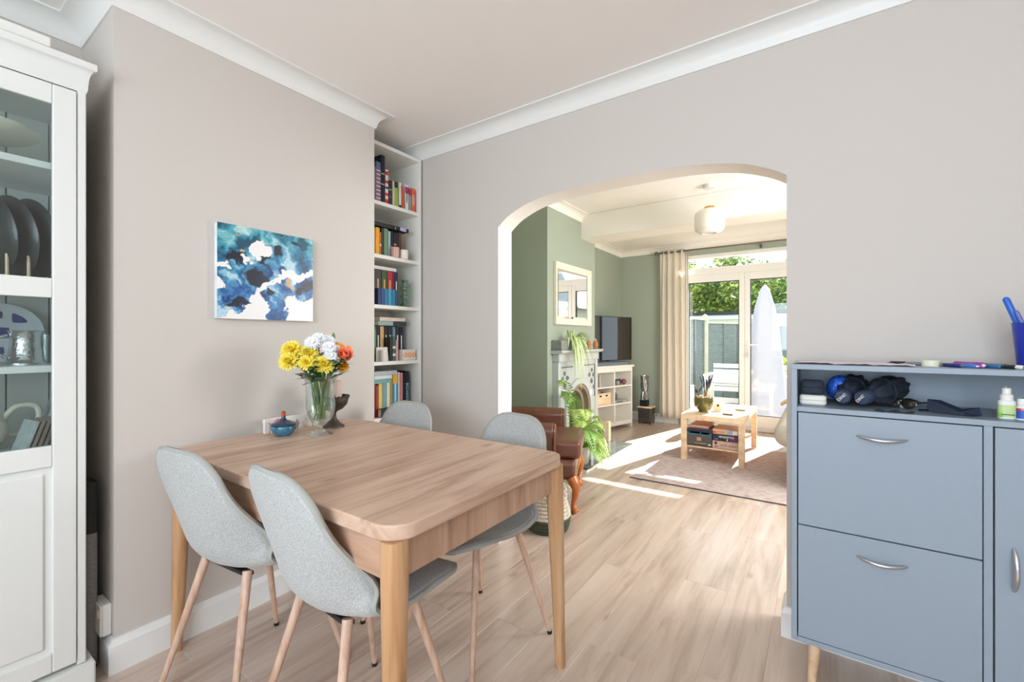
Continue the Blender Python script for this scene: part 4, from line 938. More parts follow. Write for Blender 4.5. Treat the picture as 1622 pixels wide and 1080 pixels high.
MB().lathe([(.0152, .004), (.0152, .026)], 24).obj('blue_label', mat('blue_label', S(60, 96, 190), .4), b2); MB().lathe([(.0154, .026), (.0154, .032)], 24).obj('red_band', mat('red_label', S(206, 50, 56), .4), b2)
text('label_lettering', 'Fluor', .006, INK['w'], b2, (0, -.0158, .029), (R(90), 0, 0), .0002)
MB().lathe([(.0105, .040), (.011, .041), (.011, .056), (.010, .058), (0, .058)], 20).obj('cap', WHITE, b2)
# ================================================================== garden room
# mirror
mi = thing('wall_mirror', 'cream framed rectangular mirror hung above the fireplace', 'mirror', (XC, 3.986, 1.598))
fw = .062; hy, hz = .385, .293; CRF = mat('cream_frame', S(236, 225, 206), .4)
for nm, a in (('frame_top', [(-hy, hz), (hy, hz), (hy-fw, hz-fw), (-hy+fw, hz-fw)]), ('frame_bottom', [(-hy, -hz), (hy, -hz), (hy-fw, -hz+fw), (-hy+fw, -hz+fw)]), ('frame_left', [(-hy, -hz), (-hy, hz), (-hy+fw, hz-fw), (-hy+fw, -hz+fw)]), ('frame_right', [(hy, -hz), (hy, hz), (hy-fw, hz-fw), (hy-fw, -hz+fw)])):
    vs = [(.001, p[0], p[1]) for p in a]+[((.032 if i < 2 else .014), p[0], p[1]) for i, p in enumerate(a)]
    MB().add(vs, [(0, 1, 2, 3), (7, 6, 5, 4), (0, 1, 5, 4), (1, 2, 6, 5), (2, 3, 7, 6), (3, 0, 4, 7)]).obj(nm, CRF, mi, bev=.003)
MIR = mat('mirror_glass', S(240, 242, 242), .01, 1.0)
a_, b_ = hy-fw, hz-fw; q = .018
MB().add([(.006, -a_, -b_), (.006, a_, -b_), (.006, a_, b_), (.006, -a_, b_), (.010, -a_+q, -b_+q), (.010, a_-q, -b_+q), (.010, a_-q, b_-q), (.010, -a_+q, b_-q)],
         [(0, 1, 5, 4), (1, 2, 6, 5), (2, 3, 7, 6), (3, 0, 4, 7), (4, 5, 6, 7)]).obj('bevelled_glass', MIR, mi, smooth=0)

# fireplace
fp = thing('fireplace', 'painted cast-iron fireplace with arched opening on the sage chimney breast', 'fireplace', (XC, 4.02, 0))
IRON = mat('painted_cast_iron', S(190, 194, 192), .4, bump=.2, bscale=120); IROND = mat('dark_cast_iron', S(66, 70, 70), .45)
ry = .245; sp_ = .48; fwid, fhei = .43, 1.03
outer = [(-fwid, .0), (-fwid, fhei), (fwid, fhei), (fwid, 0), (ry+.04, 0), (ry+.04, sp_)]
arcpts = [((ry+.04)*math.cos(R(a)), sp_+(ry+.04)*math.sin(R(a))) for a in range(12, 180, 12)]
MB().prism(outer+arcpts+[(-ry-.04, sp_), (-ry-.04, 0)], 'x', .001, .052).obj('front_panel', IRON, fp, smooth=0, bev=.003)
def archring(r0, r1, x0, x1, n=20):
    g = MB(); path = [(0, 0)]; pts = [(-1, 0)]+[(-math.cos(math.pi*i/n), math.sin(math.pi*i/n)) for i in range(n+1)]+[(1, 0)]
    vs = []
    for i, (c, s) in enumerate(pts):
        for r, x in ((r0, x0), (r1, x0), (r1, x1), (r0, x1)):
            z = 0 if i in (0, len(pts)-1) else sp_+s*r
            vs.append((x, c*r, z))
    fs = [(i*4+j, i*4+(j+1) % 4, (i+1)*4+(j+1) % 4, (i+1)*4+j) for i in range(len(pts)-1) for j in range(4)]+[(0, 1, 2, 3), tuple(4*(len(pts)-1)+j for j in range(4))]
    return g.add(vs, fs)
archring(ry, ry+.055, .04, .075).obj('outer_arch_moulding', IRON, fp, smooth=30, bev=.004)
archring(ry-.035, ry, .0, .062).obj('inner_arch_moulding', mat('bronzed_iron', S(150, 132, 110), .4, .3), fp, smooth=30)
archring(ry-.075, ry-.035, -.10, .01).obj('hood', mat('warm_grey_iron', S(158, 146, 130), .5), fp, smooth=30)
# fire back
MB().box(-.33, -.30, -.24, .24, 0, .74).obj('fire_back', mat('fireback', S(120, 108, 94), .7), fp); MB().box(-.30, -.05, -.235, .235, 0, .02).obj('grate_bed', IROND, fp)
for k in range(9): MB().cyl((-.06, -.16+.04*k, .02), (-.06, -.16+.04*k, .20), .007, n=8).obj('grate_bar', IROND, fp)
for s in (-1, 1):
    box(.0, .064, s*fwid-.05 if s > 0 else s*fwid-.006, s*fwid+.006 if s > 0 else s*fwid+.05, 0, .954).obj('pilaster', IRON if s > 0 else IRON, fp, bev=.004)
    # scrolled spandrel relief inside a raised border
    for k in range(5):
        yy = s*(.355, .30, .35, .245, .30)[k]; zz = (.66, .725, .79, .80, .845)[k]; R0 = (.026, .030, .026, .026, .020)[k]
        pts = [(.056, yy+s*R0*(1-i/30)*math.cos(i*.42+k), zz+R0*(1-i/30)*math.sin(i*.42+k)) for i in range(26)]
        MB().tube(pts, .0045, 5).obj('scroll_relief', mat('relief_grey', S(120, 124, 122), .45), fp, smooth=60)
    box(.05, .058, s*.375-.004, s*.375+.004, .56, .90).obj('border_bead', IROND, fp); box(.05, .058, min(s*.13, s*.37), max(s*.13, s*.37), .896, .903).obj('border_bead', IROND, fp)
box(.0, .075, -fwid-.01, fwid+.01, .955, 1.03).obj('frieze', IRON, fp, bev=.006)
MB().prism([(0, 1.03), (.10, 1.03), (.125, 1.045), (.125, 1.062), (0, 1.062)], 'y', -.475, .44).obj('mantel_shelf', IRON, fp, bev=.002)
he = thing('hearth', 'polished dark slate hearth with a pale edge in front of the fireplace', 'hearth', (0, 0, 0))
SLATE = mat('polished_slate', S(70, 78, 78), .12, var=.2, scale=12, coat=.5)
box(XC+.067, -1.675, 3.545, 4.66, 0, .030).obj('base_edge', W_CREAM, he, bev=.003); box(XC+.067, -1.665, 3.535, 4.67, .030, .045).obj('slab', SLATE, he, bev=.003)
MZ = 1.062
tr_ = thing('stone_trough', 'grey stone trough planter at the left end of the mantel', 'planter', (-1.985, 3.66, MZ))
STN = mat('grey_stone', S(142, 144, 138), .9, var=.2, scale=40, bump=.8, bscale=90)
MB().box(-.05, .05, -.10, .10, 0, .012).box(-.05, -.04, -.10, .10, .012, .095).box(.04, .05, -.10, .10, .012, .095).box(-.04, .04, -.10, -.09, .012, .095).box(-.04, .04, .09, .10, .012, .095).obj('trough_body', STN, tr_, bev=.004)
box(-.04, .04, -.09, .09, .012, .08).obj('soil', mat('soil', S(60, 46, 36), .95), tr_)
def strap(p0, d, ln, w, rise, droop, n=9):
    d = Vector((d[0], d[1], 0)).normalized(); s = Vector((-d.y, d.x, 0)); vs = []; p0 = Vector(p0)
    for i in range(n+1):
        t = i/n; out = ln*(.55*t**.8 if t < 1 else .55); z = rise*math.sin(math.pi*min(1, t*1.1)*.6)-droop*t**2.2
        c = p0+d*out+Vector((0, 0, z)); ww = w*(1-.85*t**3)*(.6+.4*math.sin(math.pi*min(1, t*1.3+.1)))
        vs += [c-s*ww+Vector((0, 0, .25*ww)), c, c+s*ww+Vector((0, 0, .25*ww))]
    return MB().add(vs, [(3*i+a, 3*i+a+1, 3*i+a+4, 3*i+a+3) for i in range(n) for a in (0, 1)])
SP1, SP2 = mat('spider_leaf_pale', S(214, 226, 170), .45, var=.15, scale=30), mat('spider_leaf_green', S(168, 200, 104), .45, var=.2, scale=30)
spd = thing('spider_plant', 'trailing variegated spider plant spilling over the mantel edge', 'plant', (-1.955, 3.80, MZ))
MB().lathe([(0, 0), (.038, 0), (.048, .075), (.044, .075), (.036, .06), (0, .06)], 20).obj('pot', mat('white_pot', S(222, 224, 218), .4), spd, smooth=50)
for k in range(52):
    a = random.uniform(-2.1, 2.1); ln = random.uniform(.20, .46); w = random.uniform(.008, .014)
    strap((random.uniform(-.015, .015), random.uniform(-.02, .02), .065), (math.cos(a)*.7+.55, math.sin(a)), ln, w, random.uniform(.08, .16), random.uniform(.24, .52)*(1 if abs(a) < 1.3 else .30)).obj('leaf', SP1 if k % 3 else SP2, spd, smooth=60, recalc=False)
for k in range(2):
    o = thing('wooden_ornament', ['stacked copper-wood pine cone ornament nearer the plant on the mantel', 'stacked copper-wood pine cone ornament at the right end of the mantel'][k], 'ornament', (-1.945, 4.16+.16*k, MZ), group='pine cone ornaments on the mantel')
    CW = mat('copper_wood%d' % k, S(186, 126, 90), .5, var=.2, scale=30)
    for j, (r, z) in enumerate(((.026, .014), (.030, .038), (.028, .060), (.021, .080))): MB().ball((0, 0, z), r, 16, 8, sz=.52).obj('tier', CW, o, smooth=60)
    MB().lathe([(.014, .09), (.008, .103), (0, .115)], 12).obj('tip', mat('pale_tip%d' % k, S(214, 184, 150), .5), o, smooth=60)

# parlour palm on the hearth
pm = thing('parlour_palm', 'leafy parlour palm in a white pot standing on the hearth', 'plant', (-1.80, 3.66, .045))
MB().lathe([(0, 0), (.072, 0), (.08, .01), (.095, .155), (.099, .162), (.092, .162), (.085, .14), (0, .14)], 32).obj('pot', mat('white_planter', S(226, 226, 222), .35), pm, smooth=50)
box(-.06, .06, -.06, .06, .13, .142).obj('soil', mat('soil2', S(58, 44, 34), .95), pm)
PL1, PL2 = mat('palm_leaf_light', S(196, 220, 130), .45, var=.2, scale=20), mat('palm_leaf', S(158, 196, 104), .45, var=.2, scale=20)
def frond(a, ln, rise, droop, mt):
    d = Vector((math.cos(a), math.sin(a), 0)); s = Vector((-d.y, d.x, 0)); n = 12; P = []
    for i in range(n+1):
        t = i/n; P.append(d*(ln*.62*t**1.1)+Vector((0, 0, .14+rise*math.sin(math.pi*.62*t)-droop*t**2.4)))
    fr = empty('frond'); fr.parent = pm
    MB().tube(P, [.0035*(1-.7*i/n) for i in range(n+1)], 5).obj('stalk', PL2, fr, smooth=60)
    g = MB()
    for i in range(4, n*2+1):
        t = i/(n*2); k = min(int(t*n), n-1); p = P[k].lerp(P[k+1], t*n-k); tan = (P[k+1]-P[k]).normalized()
        for sg in (-1, 1):
            q = (s*sg*.82+tan*.6+Vector((0, 0, -.16))).normalized(); l = (.135*math.sin(math.pi*(.18+.76*t)))*(ln/.45)
            nn = q.cross(tan).normalized(); w = .0075
            wv = q.cross(nn).normalized()*w
            g.add([p, p+q*l*.35+wv, p+q*l-Vector((0, 0, l*.18)), p+q*l*.35-wv], [(0, 1, 2), (0, 2, 3)])
    g.obj('leaflets', mt, fr, smooth=0, recalc=False)
for k, (a, ln, ri, dr) in enumerate(((-1.75, .36, .52, .0), (-1.3, .36, .40, .06), (-.6, .40, .26, .20), (.0, .44, .22, .22), (.5, .44, .22, .22), (1.0, .40, .26, .14), (.75, .50, .16, .26), (.3, .46, .10, .22), (1.5, .34, .24, .10), (-1.0, .32, .30, .05), (-.2, .40, .12, .22), (.9, .42, .10, .18), (-1.5, .28, .22, .1), (-1.95, .40, .62, .0), (-1.5, .42, .50, .02), (-.9, .42, .42, .08), (-2.3, .30, .50, .0), (.2, .36, .30, .1), (.6, .34, .34, .1))):
    frond(a, ln, ri, dr, PL1 if k % 2 else PL2)

# armchair
ar = thing('leather_armchair', 'brown leather armchair with rolled arms and cabriole legs behind the arch', 'armchair', (-1.837, 2.80, 0), R(-67))
LE = mat('brown_leather', S(110, 68, 52), .32, var=.14, scale=9, bump=.25, bscale=130, coat=.15); LEG = wood('varnished_cherry_leg', [S(150, 78, 36), S(186, 108, 56), S(204, 130, 76)], 'z', 2, 12, .25)
# local: faces +Y after rot -90 => +X world ; width along local X
box(-.30, .30, -.30, .40, .215, .345).obj('seat_base', LE, ar, bev=.03, seg=4)
box(-.255, .255, -.24, .435, .345, .475).obj('seat_cushion', LE, ar, bev=.035, seg=4)
for s in (-1, 1):
    pr_ = []
    for i in range(21):
        t = i/20
        a = -R(60)+R(300)*t
        pr_.append((s*.335+s*.058*math.cos(a)*1.0, .505+.060*math.sin(a)))
    poly_ = [(s*.275, .215), (s*.275, .50)]+[(s*(.335-.062*math.cos(R(a))), .545+.062*math.sin(R(a))) for a in range(-10, 200, 15)]+[(s*.375, .47), (s*.375, .215)]
    arm = MB().prism(poly_, 'y', -.30, .26).obj('arm', LE, ar, smooth=45, bev=.008, seg=2)
    MB().prism([(x, z) for x, z in [(s*(.335-.058*math.cos(R(a))), .545+.058*math.sin(R(a))) for a in range(-20, 200, 20)]+[(s*.372, .26), (s*.282, .26)]], 'y', .26, .272).obj('arm_facing', LE, arm, smooth=45, bev=.005)
def backp(u, v):
    x = (u-.5)*.62; z = .36+.60*v; y = -.25-.10*v
    return (x*(1-.08*v**3), y, z)
bk = MB().prism([(-.22, .345), (-.27, .62), (-.33, .93), (-.41, .96), (-.45, .90), (-.40, .6), (-.36, .215), (-.25, .215)], 'x', -.30, .30).obj('backrest', LE, ar, bev=.03, seg=4, smooth=45)
for sx in (-1, 1):
    pts = catmull([(sx*.285, .375, .235), (sx*.300, .400, .185), (sx*.300, .400, .13), (sx*.290, .388, .07), (sx*.292, .392, .030), (sx*.300, .410, .006)], 4)
    MB().tube(pts, [.040]*2+[.038, .036, .034, .031, .028, .026, .024, .021, .019, .017, .016, .016, .017, .020, .024, .026, .027, .026, .022][:len(pts)-2], 12).obj('leg', LEG, ar, smooth=60)
    MB().tube([(sx*.27, -.30, .235), (sx*.28, -.36, 0)], [.026, .016], 10).obj('leg', LEG, ar, smooth=60)
for k in range(24): MB().ball((-.29+.58*k/23, .402, .222), .0035, 6, 4).obj('stud', BRASS, ar)

# woven basket with blanket
bk_ = thing('woven_basket', 'woven rope basket, cream above dark green, beside the armchair', 'basket', (-1.39, 2.385, 0))
RP = mat('cream_rope', S(206, 196, 180), .9, var=.25, scale=60, bump=1, bscale=140); RPG = mat('dark_green_rope', S(72, 78, 62), .9, var=.25, scale=60, bump=1, bscale=140)
for k in range(12):
    z = .012+.0205*k; r = .108+.022*math.sin(math.pi*min(1, (k+1)/9))
    MB().tube([(r*math.cos(i*6.283/28), r*math.sin(i*6.283/28), z) for i in range(29)], .0115, 7, cap=False).obj('rope_coil', RPG if k < 4 else RP, bk_, smooth=60)
MB().lathe([(0, .002), (.105, .002), (.105, .01), (0, .01)], 24).obj('base', RPG, bk_)
for k in range(26):
    a = k*6.283/26; MB().tube([(.122*math.cos(a), .122*math.sin(a), .245), (.135*math.cos(a), .135*math.sin(a), .252), (.146*math.cos(a+.05), .146*math.sin(a+.05), .232)], .004, 5).obj('tassel', RP, bk_)
bl = thing('grey_blanket', 'crumpled grey blanket stuffed in the woven basket', 'blanket', (-1.39, 2.385, .05))
rs = random.Random(9)
MB().lathe([(0, 0), (.085, 0), (.098, .08), (.100, .18), (.085, .222), (.04, .24), (0, .236)], 24, flute=lambda k, i: 1+.05*math.sin(k*1.7+i)).obj('folds', mat('grey_knit', S(186, 178, 172), .95, var=.15, scale=30, bump=.8, bscale=90), bl, smooth=60)

# white shelving unit, slightly turned
su = thing('shelf_unit', 'low white six-cube shelf unit under the television', 'shelving', (-2.175, 5.42, 0), R(-15))
SUW = mat('shelf_white', S(234, 230, 222), .4)
L_, D_ = .385, .26   # half length along local Y, depth along -X
for y in (-L_, L_-.022): box(-D_, -.0, y, y+.022, .0, .80).obj('side_panel', SUW, su, bev=.003)
box(-D_, .018, -L_-.02, L_+.02, .80, .828).obj('top_board', SUW, su, bev=.004); box(-D_+.006, 0, -.009, .009, .10, .80).obj('divider', SUW, su, bev=.001)
for z in (.10, .335, .565): 
    for a, b in ((-L_+.022, -.009), (.009, L_-.022)): box(-D_+.006, -.002, a, b, z-.018, z).obj('shelf', SUW, su, bev=.001)
box(-D_, -D_+.006, -L_+.022, L_-.022, .08, .80).obj('back_panel', SUW, su); box(-.02, 0, -L_+.022, L_-.022, .745, .80).obj('top_rail', SUW, su, bev=.002); box(-.02, 0, -L_+.022, L_-.022, .05, .083).obj('bottom_rail', SUW, su, bev=.002)
def su_thing(name, label, cat, x, y, z):
    v = Matrix.Rotation(R(-15), 3, 'Z') @ Vector((x, y, 0)); return thing(name, label, cat, (-2.175+v.x, 5.42+v.y, z), R(-15))
tv = su_thing('television', 'large flat black television standing on the white shelf unit', 'television', -.12, .02, .828)
SCR = mat('tv_screen', S(14, 17, 18), .06, coat=1.0)
box(-.018, .016, -.50, .50, .055, .635).obj('casing', BLACK, tv, bev=.004); box(.0162, .0175, -.492, .492, .066, .627).obj('screen', SCR, tv)
box(-.006, .006, -.03, .03, .010, .06).obj('neck', BLACK, tv); box(-.08, .032, -.17, .17, 0, .010).obj('foot', BLACK, tv, bev=.003)
sb = su_thing('soundbar', 'grey-blue soundbar in front of the television', 'soundbar', -.02, .0, .8285)
MB().prism([(-.055, 0), (.038, 0), (.022, .042), (-.05, .052)], 'y', -.40, .30).obj('grille', mat('soundbar_grey', S(112, 126, 134), .5, .2), sb, bev=.006)
for s in (-.405, .30): MB().prism([(-.055, 0), (.038, 0), (.022, .042), (-.05, .052)], 'y', s, s+.006).obj('end_cap', BLACK, sb)
WOODB = wood('plywood_box', [S(210, 176, 140), S(230, 202, 168), S(238, 216, 186)], 'y', 2, 8, .6)
cb = su_thing('wooden_crate', 'pale wooden drawer crate with cut-out handles in the shelf unit', 'crate', -.115, -.19, .335)
box(-.09, .09, -.145, .145, 0, .008).obj('base', WOODB, cb)
for a in ((-.09, -.082, -.145, .145), (.082, .09, -.145, .145), (-.082, .082, -.145, -.137), (-.082, .082, .137, .145)): box(a[0], a[1], a[2], a[3], .008, .15).obj('side_board', WOODB, cb, bev=.001)
for y in (-.06, .06): box(.0895, .0912, y-.02, y+.02, .105, .125).obj('handle_hole_shade', GAPSHADE, cb)  # dark plates stand in for the shade inside the cut-outs
box(-.0005, .0005, -.0005, .0005, 0, .001)
def cable(label, x, y, z, seed, col, n=1):
    t = su_thing('coiled_cable', label, 'cable', x, y, z); rs = random.Random(seed)
    pts = [(.05*math.cos(i*.55)*rs.uniform(.6, 1.1), .085*math.sin(i*.55)*rs.uniform(.6, 1.1), .006+.0045*i/2.2*rs.uniform(.6, 1)) for i in range(42)]
    MB().tube(catmull(pts, 2), .0055, 6).obj('lead', mat('cable_%d' % seed, S(*col), .5), t, smooth=60); return t
cable('tangled black leads on the upper right shelf of the white unit', -.10, .17, .565, 3, (60, 58, 58)); cable('bundled grey leads on the middle right shelf of the unit', -.13, .13, .367, 6, (110, 112, 114))
cable('black leads heaped in the wooden crate', -.115, -.19, .3435, 8, (70, 72, 74)).scale = (1, 1, 1.8)
ya = su_thing('wool_ball', 'mauve ball of wool on the upper right shelf of the unit', 'wool', -.045, .255, .565)
g = MB()
for k in range(8): g.tube([Matrix.Rotation(k*.8, 3, 'X') @ Matrix.Rotation(k*.5, 3, 'Z') @ Vector((.032*math.cos(i*.35), .032*math.sin(i*.35), 0))+Vector((0, 0, .038)) for i in range(19)], .006, 5, cap=False)
g.ball((0, 0, .038), .031, 12, 8).obj('yarn', mat('mauve_yarn', S(148, 96, 106), .9), ya, smooth=60)
gb2 = su_thing('grey_sphere', 'grey felt ball beside the mauve wool on the shelf unit', 'ball', -.04, .12, .565); MB().ball((0, 0, .03), .03, 16, 10).obj('felt', mat('grey_felt', S(150, 150, 150), .95, bump=.4), gb2, smooth=60)
md = su_thing('silver_media_player', 'flat silver media player on the middle right shelf of the unit', 'media player', -.11, .19, .335)
MB().box(-.08, .08, -.14, .14, 0, .03).obj('case', mat('silver_case', S(176, 178, 180), .35, .5), md, bev=.003); box(.0802, .081, -.1, .02, .01, .02).obj('slot', BLACK, md)
for k, (y, c, lb) in enumerate(((-.30, (150, 146, 140), 'thin grey folder standing on the upper left shelf of the unit'), (-.255, (206, 200, 192), 'thin white folder standing on the upper left shelf of the unit'))):
    f = su_thing('folder', lb, 'folder', -.08, y, .565); MB().box(-.09, .05, -.008, -.006, 0, .15).box(-.09, .05, .006, .008, 0, .15).box(.048, .05, -.006, .006, 0, .15).obj('cover', mat('folder%d' % k, S(*c), .6), f); box(-.088, .046, -.0055, .0055, .002, .146).obj('sheets', PG, f)
wbx = su_thing('small_wood_box', 'small copper-brown wooden box on the lower left shelf of the unit', 'box', -.13, -.27, .10); box(-.05, .05, -.06, .06, 0, .075).obj('body', mat('copper_box', S(196, 140, 104), .5, var=.1), wbx, bev=.002); box(-.052, .052, -.062, .062, .075, .09).obj('lid', mat('copper_box_lid', S(206, 152, 116), .5), wbx, bev=.002)
wk = thing('wood_offcut', 'upright pale wooden block standing on the hearth by the shelf unit', 'wood block', (-1.93, 4.60, .045))
box(-.03, .03, -.03, .03, 0, .22).obj('block', WOODB, wk, bev=.002)

# lantern stove + silver vase in the corner
ls = thing('lantern_stool', 'small dark metal lantern with a wooden lid in the far corner', 'lantern', (-1.995, 6.13, 0))
LM = mat('lantern_metal', S(96, 92, 86), .4, .6, var=.2, scale=20)
for sx in (-1, 1):
    for sy in (-1, 1): MB().cyl((sx*.075, sy*.075, 0), (sx*.075, sy*.075, .03), .008, n=8).obj('foot', BLACK, ls)
box(-.09, .09, -.09, .09, .03, .22).obj('body', LM, ls, bev=.006); box(-.1, .1, -.1, .1, .22, .238).obj('wooden_lid', WOODB, ls, bev=.004)
for k in range(5): box(-.07+.03*k, -.062+.03*k, -.0915, -.09, .06, .19).obj('slot', BLACK, ls)
MB().cyl((.09, 0, .13), (.13, 0, .13), .008).cyl((.13, 0, .13), (.145, 0, .13), .02).obj('knob', CHROME, ls)
sv = thing('silver_vase', 'tall crinkled silver vase with a black base on the lantern', 'vase', (-2.02, 6.12, .238))
box(-.05, .05, -.05, .05, 0, .085).obj('base', BLACK, sv, bev=.004)
MB().lathe([(.045, .085), (.05, .12), (.040, .20), (.052, .28), (.045, .36), (.055, .42), (.050, .42), (.040, .36), (.0, .12)], 20, flute=lambda k, i: 1+.14*math.sin(k*2.3+i*1.3)).obj('crinkled_body', mat('crinkled_silver', S(170, 172, 172), .25, .8), sv, smooth=40)

# curtain, rod
def translucent(nm, c, k):
    m = bpy.data.materials.new(nm); m.use_nodes = True; N = m.node_tree.nodes; L = m.node_tree.links; b = N['Principled BSDF']; b.inputs['Base Color'].default_value = c; b.inputs['Roughness'].default_value = .9
    t = N.new('ShaderNodeBsdfTranslucent'); t.inputs[0].default_value = c; mx = N.new('ShaderNodeMixShader'); mx.inputs[0].default_value = k
    L.new(b.outputs[0], mx.inputs[1]); L.new(t.outputs[0], mx.inputs[2]); L.new(mx.outputs[0], N['Material Output'].inputs[0]); return m
cr_ = thing('curtain', 'cream floor-length curtain drawn to the left of the french doors', 'curtain', (-1.665, 6.22, 0))
CUR = translucent('cream_linen', S(250, 244, 234), .5)
def cf(u, v):
    x = -.165+.32*u; amp = .034*(.55+.45*(1-v)); return (x*(1+.06*(1-v)), amp*math.sin(u*2*math.pi*4.3+1.1*math.sin(u*5.2)+.4*math.sin(v*3))+.010*math.sin(u*23+v*4), .09+2.29*v)
cu_ = MB().grid(cf, 110, 24).obj('drape', CUR, cr_, smooth=80, recalc=False); cu_.modifiers.new('s', 'SOLIDIFY').thickness = .003
ln_ = MB().grid(lambda u, v: (.155+.045*u, .035+.018*math.sin(u*12), .09+2.27*v), 14, 12).obj('sunlit_edge', mat('sunlit_edge_white', S(240, 236, 228), .8), cr_, smooth=80, recalc=False); ln_.modifiers.new('s', 'SOLIDIFY').thickness = .002  # pale strip: the curtain's sunlit side put into the colour
rd = thing('curtain_rod', 'thin grey metal curtain rod above the french doors', 'curtain rod', (0, 6.22, 2.352))
RODM = mat('grey_rod', S(120, 116, 108), .35, .8)
MB().cyl((-1.86, 0, 0), (.55, 0, 0), .011, n=14).obj('pole', RODM, rd)
for x in (-1.86, .55): MB().ball((x+(-.025 if x < 0 else .025), 0, 0), .028, 14, 10).obj('finial', RODM, rd, smooth=60)
for x in (-.62, .3): MB().box(x-.008, x+.008, 0, .11, -.02, -.008).box(x-.012, x+.012, .10, .11, -.05, .03).obj('bracket', RODM, rd)
for k in range(7): MB().tube([(-1.81+.045*k, .017*math.cos(i*.7), .017*math.sin(i*.7)) for i in range(10)], .003, 5).obj('ring', RODM, rd)

# pendant
pd = thing('pendant_lamp', 'white opal glass pendant with a brass collar hanging from the ceiling', 'lamp', (-.765, 3.97, CF))
MB().lathe([(0, -.03), (.045, -.03), (.048, -.026), (.048, 0), (0, 0)], 28).obj('ceiling_rose', mat('rose_white', S(232, 226, 222), .4), pd); MB().cyl((0, 0, -.03), (0, 0, -.185), .0025, n=8).obj('flex', WHITE, pd)
MB().lathe([(0, -.183), (.040, -.183), (.042, -.187), (.042, -.208), (0, -.208)], 24).obj('collar', BRASS, pd)
OPAL = mat('opal_glass', S(244, 236, 226), .3, coat=.3)
MB().lathe([(.042, -.205), (.085, -.21), (.110, -.232), (.117, -.26), (.117, -.345), (.108, -.378), (.085, -.398), (.055, -.404), (.050, -.398), (.080, -.388), (.103, -.368), (.11, -.34), (.11, -.26), (.10, -.235), (.05, -.215)], 40).obj('shade', OPAL, pd, smooth=60)
MB().lathe([(.0, -.396), (.054, -.396), (.054, -.392), (0, -.392)], 28).obj('diffuser', mat('opal_disc', S(228, 216, 210), .4), pd)

# rug
ru = thing('area_rug', 'faded rose and grey patterned rug under the coffee table', 'rug', (-.21, 4.53, 0), R(.6))
m_, nt, N, L, b = _nt('faded_rug'); tc = N.new('ShaderNodeTexCoord'); mp = N.new('ShaderNodeMapping'); mp.inputs['Scale'].default_value = (9, 30, 1); L.new(tc.outputs['Object'], mp.inputs[0])
n1 = N.new('ShaderNodeTexNoise'); n1.inputs['Scale'].default_value = 1.6; n1.inputs['Detail'].default_value = 9; n1.inputs['Roughness'].default_value = .7; L.new(mp.outputs[0], n1.inputs['Vector'])
rr = ramp(N, [(.34, S(150, 118, 118)), (.46, S(178, 156, 152)), (.56, S(196, 184, 180)), (.68, S(168, 164, 168))]); L.new(n1.outputs[0], rr.inputs[0]); L.new(rr.outputs[0], b.inputs['Base Color']); b.inputs['Roughness'].default_value = .95
MB().box(-1.12, 1.12, -.875, .80, .001, .009).obj('pile', m_, ru, bev=.003); 
for a in ((-1.125, 1.125, -.882, -.876), (-1.125, 1.125, .801, .806)): box(a[0], a[1], a[2], a[3], .0008, .0075).obj('bound_edge', mat('rug_edge', S(70, 62, 64), .9), ru)

# coffee table
ct = thing('coffee_table', 'birch coffee table with a lower shelf standing on the rug', 'coffee table', (-.84, 4.92, .009))
box(-.275, .275, -.47, .47, .395, .441).obj('top', BIRCH, ct, bev=.002)
for sx in (-1, 1):
    for sy in (-1, 1): box(sx*.275-(.05 if sx > 0 else 0), sx*.275+(0 if sx > 0 else .05), sy*.47-(.05 if sy > 0 else 0), sy*.47+(0 if sy > 0 else .05), 0, .395).obj('leg', BIRCH, ct, bev=.002)
box(-.225, .225, -.455, .455, .128, .140).obj('shelf', BIRCH, ct, bev=.001)
CT0 = Vector((-.84, 4.92, .009))
def game(label, x0, x1, y0, z0, z1, col, bands, d=.28, texts=()):
    t = thing('board_game_box', label, 'game box', (CT0.x+(x0+x1)/2, CT0.y+y0, CT0.z+z0), group='board games on the coffee table shelf'); w = (x1-x0)/2; h = z1-z0
    box(-w, w, 0, d, 0, h*.3).obj('tray', mat('game_tray', S(*[int(c*.8) for c in col]), .5), t, smooth=0); box(-w-.0015, w+.0015, -.0015, d, h*.08, h).obj('lid', mat('game_lid', S(*col), .45, var=.15, scale=25), t, bev=.001)
    for (a0, a1, c0, c1, cc) in bands: box(-w+2*w*a0, -w+2*w*a1, -.0022, -.0016, h*c0, h*c1).obj('printed_panel', mat('game_print', S(*cc), .45, var=.12, scale=40), t, smooth=0)
    for (s, size, ink, fx, fz) in texts: text('box_lettering', s, size, INK[ink], t, (-w+2*w*fx, -.0026, h*fz), (R(90), 0, 0), .0003)
game('large dark game box with a teal sky on the coffee table shelf', -.222, -.005, -.44, .1405, .302, (84, 76, 72), [(0, 1, .80, 1, (36, 38, 60)), (0, 1, .62, .80, (52, 92, 100)), (.40, .58, .32, .52, (176, 136, 100)), (.3, .8, .17, .20, (170, 160, 156)), (.10, .52, .74, .84, (206, 214, 224)), (.58, .90, .73, .83, (206, 214, 224)), (.86, .97, .10, .18, (200, 190, 186))])
game('pale brown game box lowest in the right-hand stack', .005, .222, -.44, .1405, .213, (192, 158, 142), [(.08, .17, .55, .88, (52, 40, 44)), (.06, .22, .16, .36, (150, 118, 112)), (.30, .58, .42, .58, (150, 122, 116)), (.62, .94, .40, .56, (140, 120, 118))])
game('dark purple game box in the middle of the right-hand stack', .005, .222, -.44, .2145, .272, (36, 34, 48), [(.66, 1, .02, .98, (88, 50, 92)), (.55, .60, .1, .4, (200, 196, 204)), (.06, .22, .2, .32, (150, 110, 160))], texts=[('VENDETTA', .026, 'w', .53, .66)])
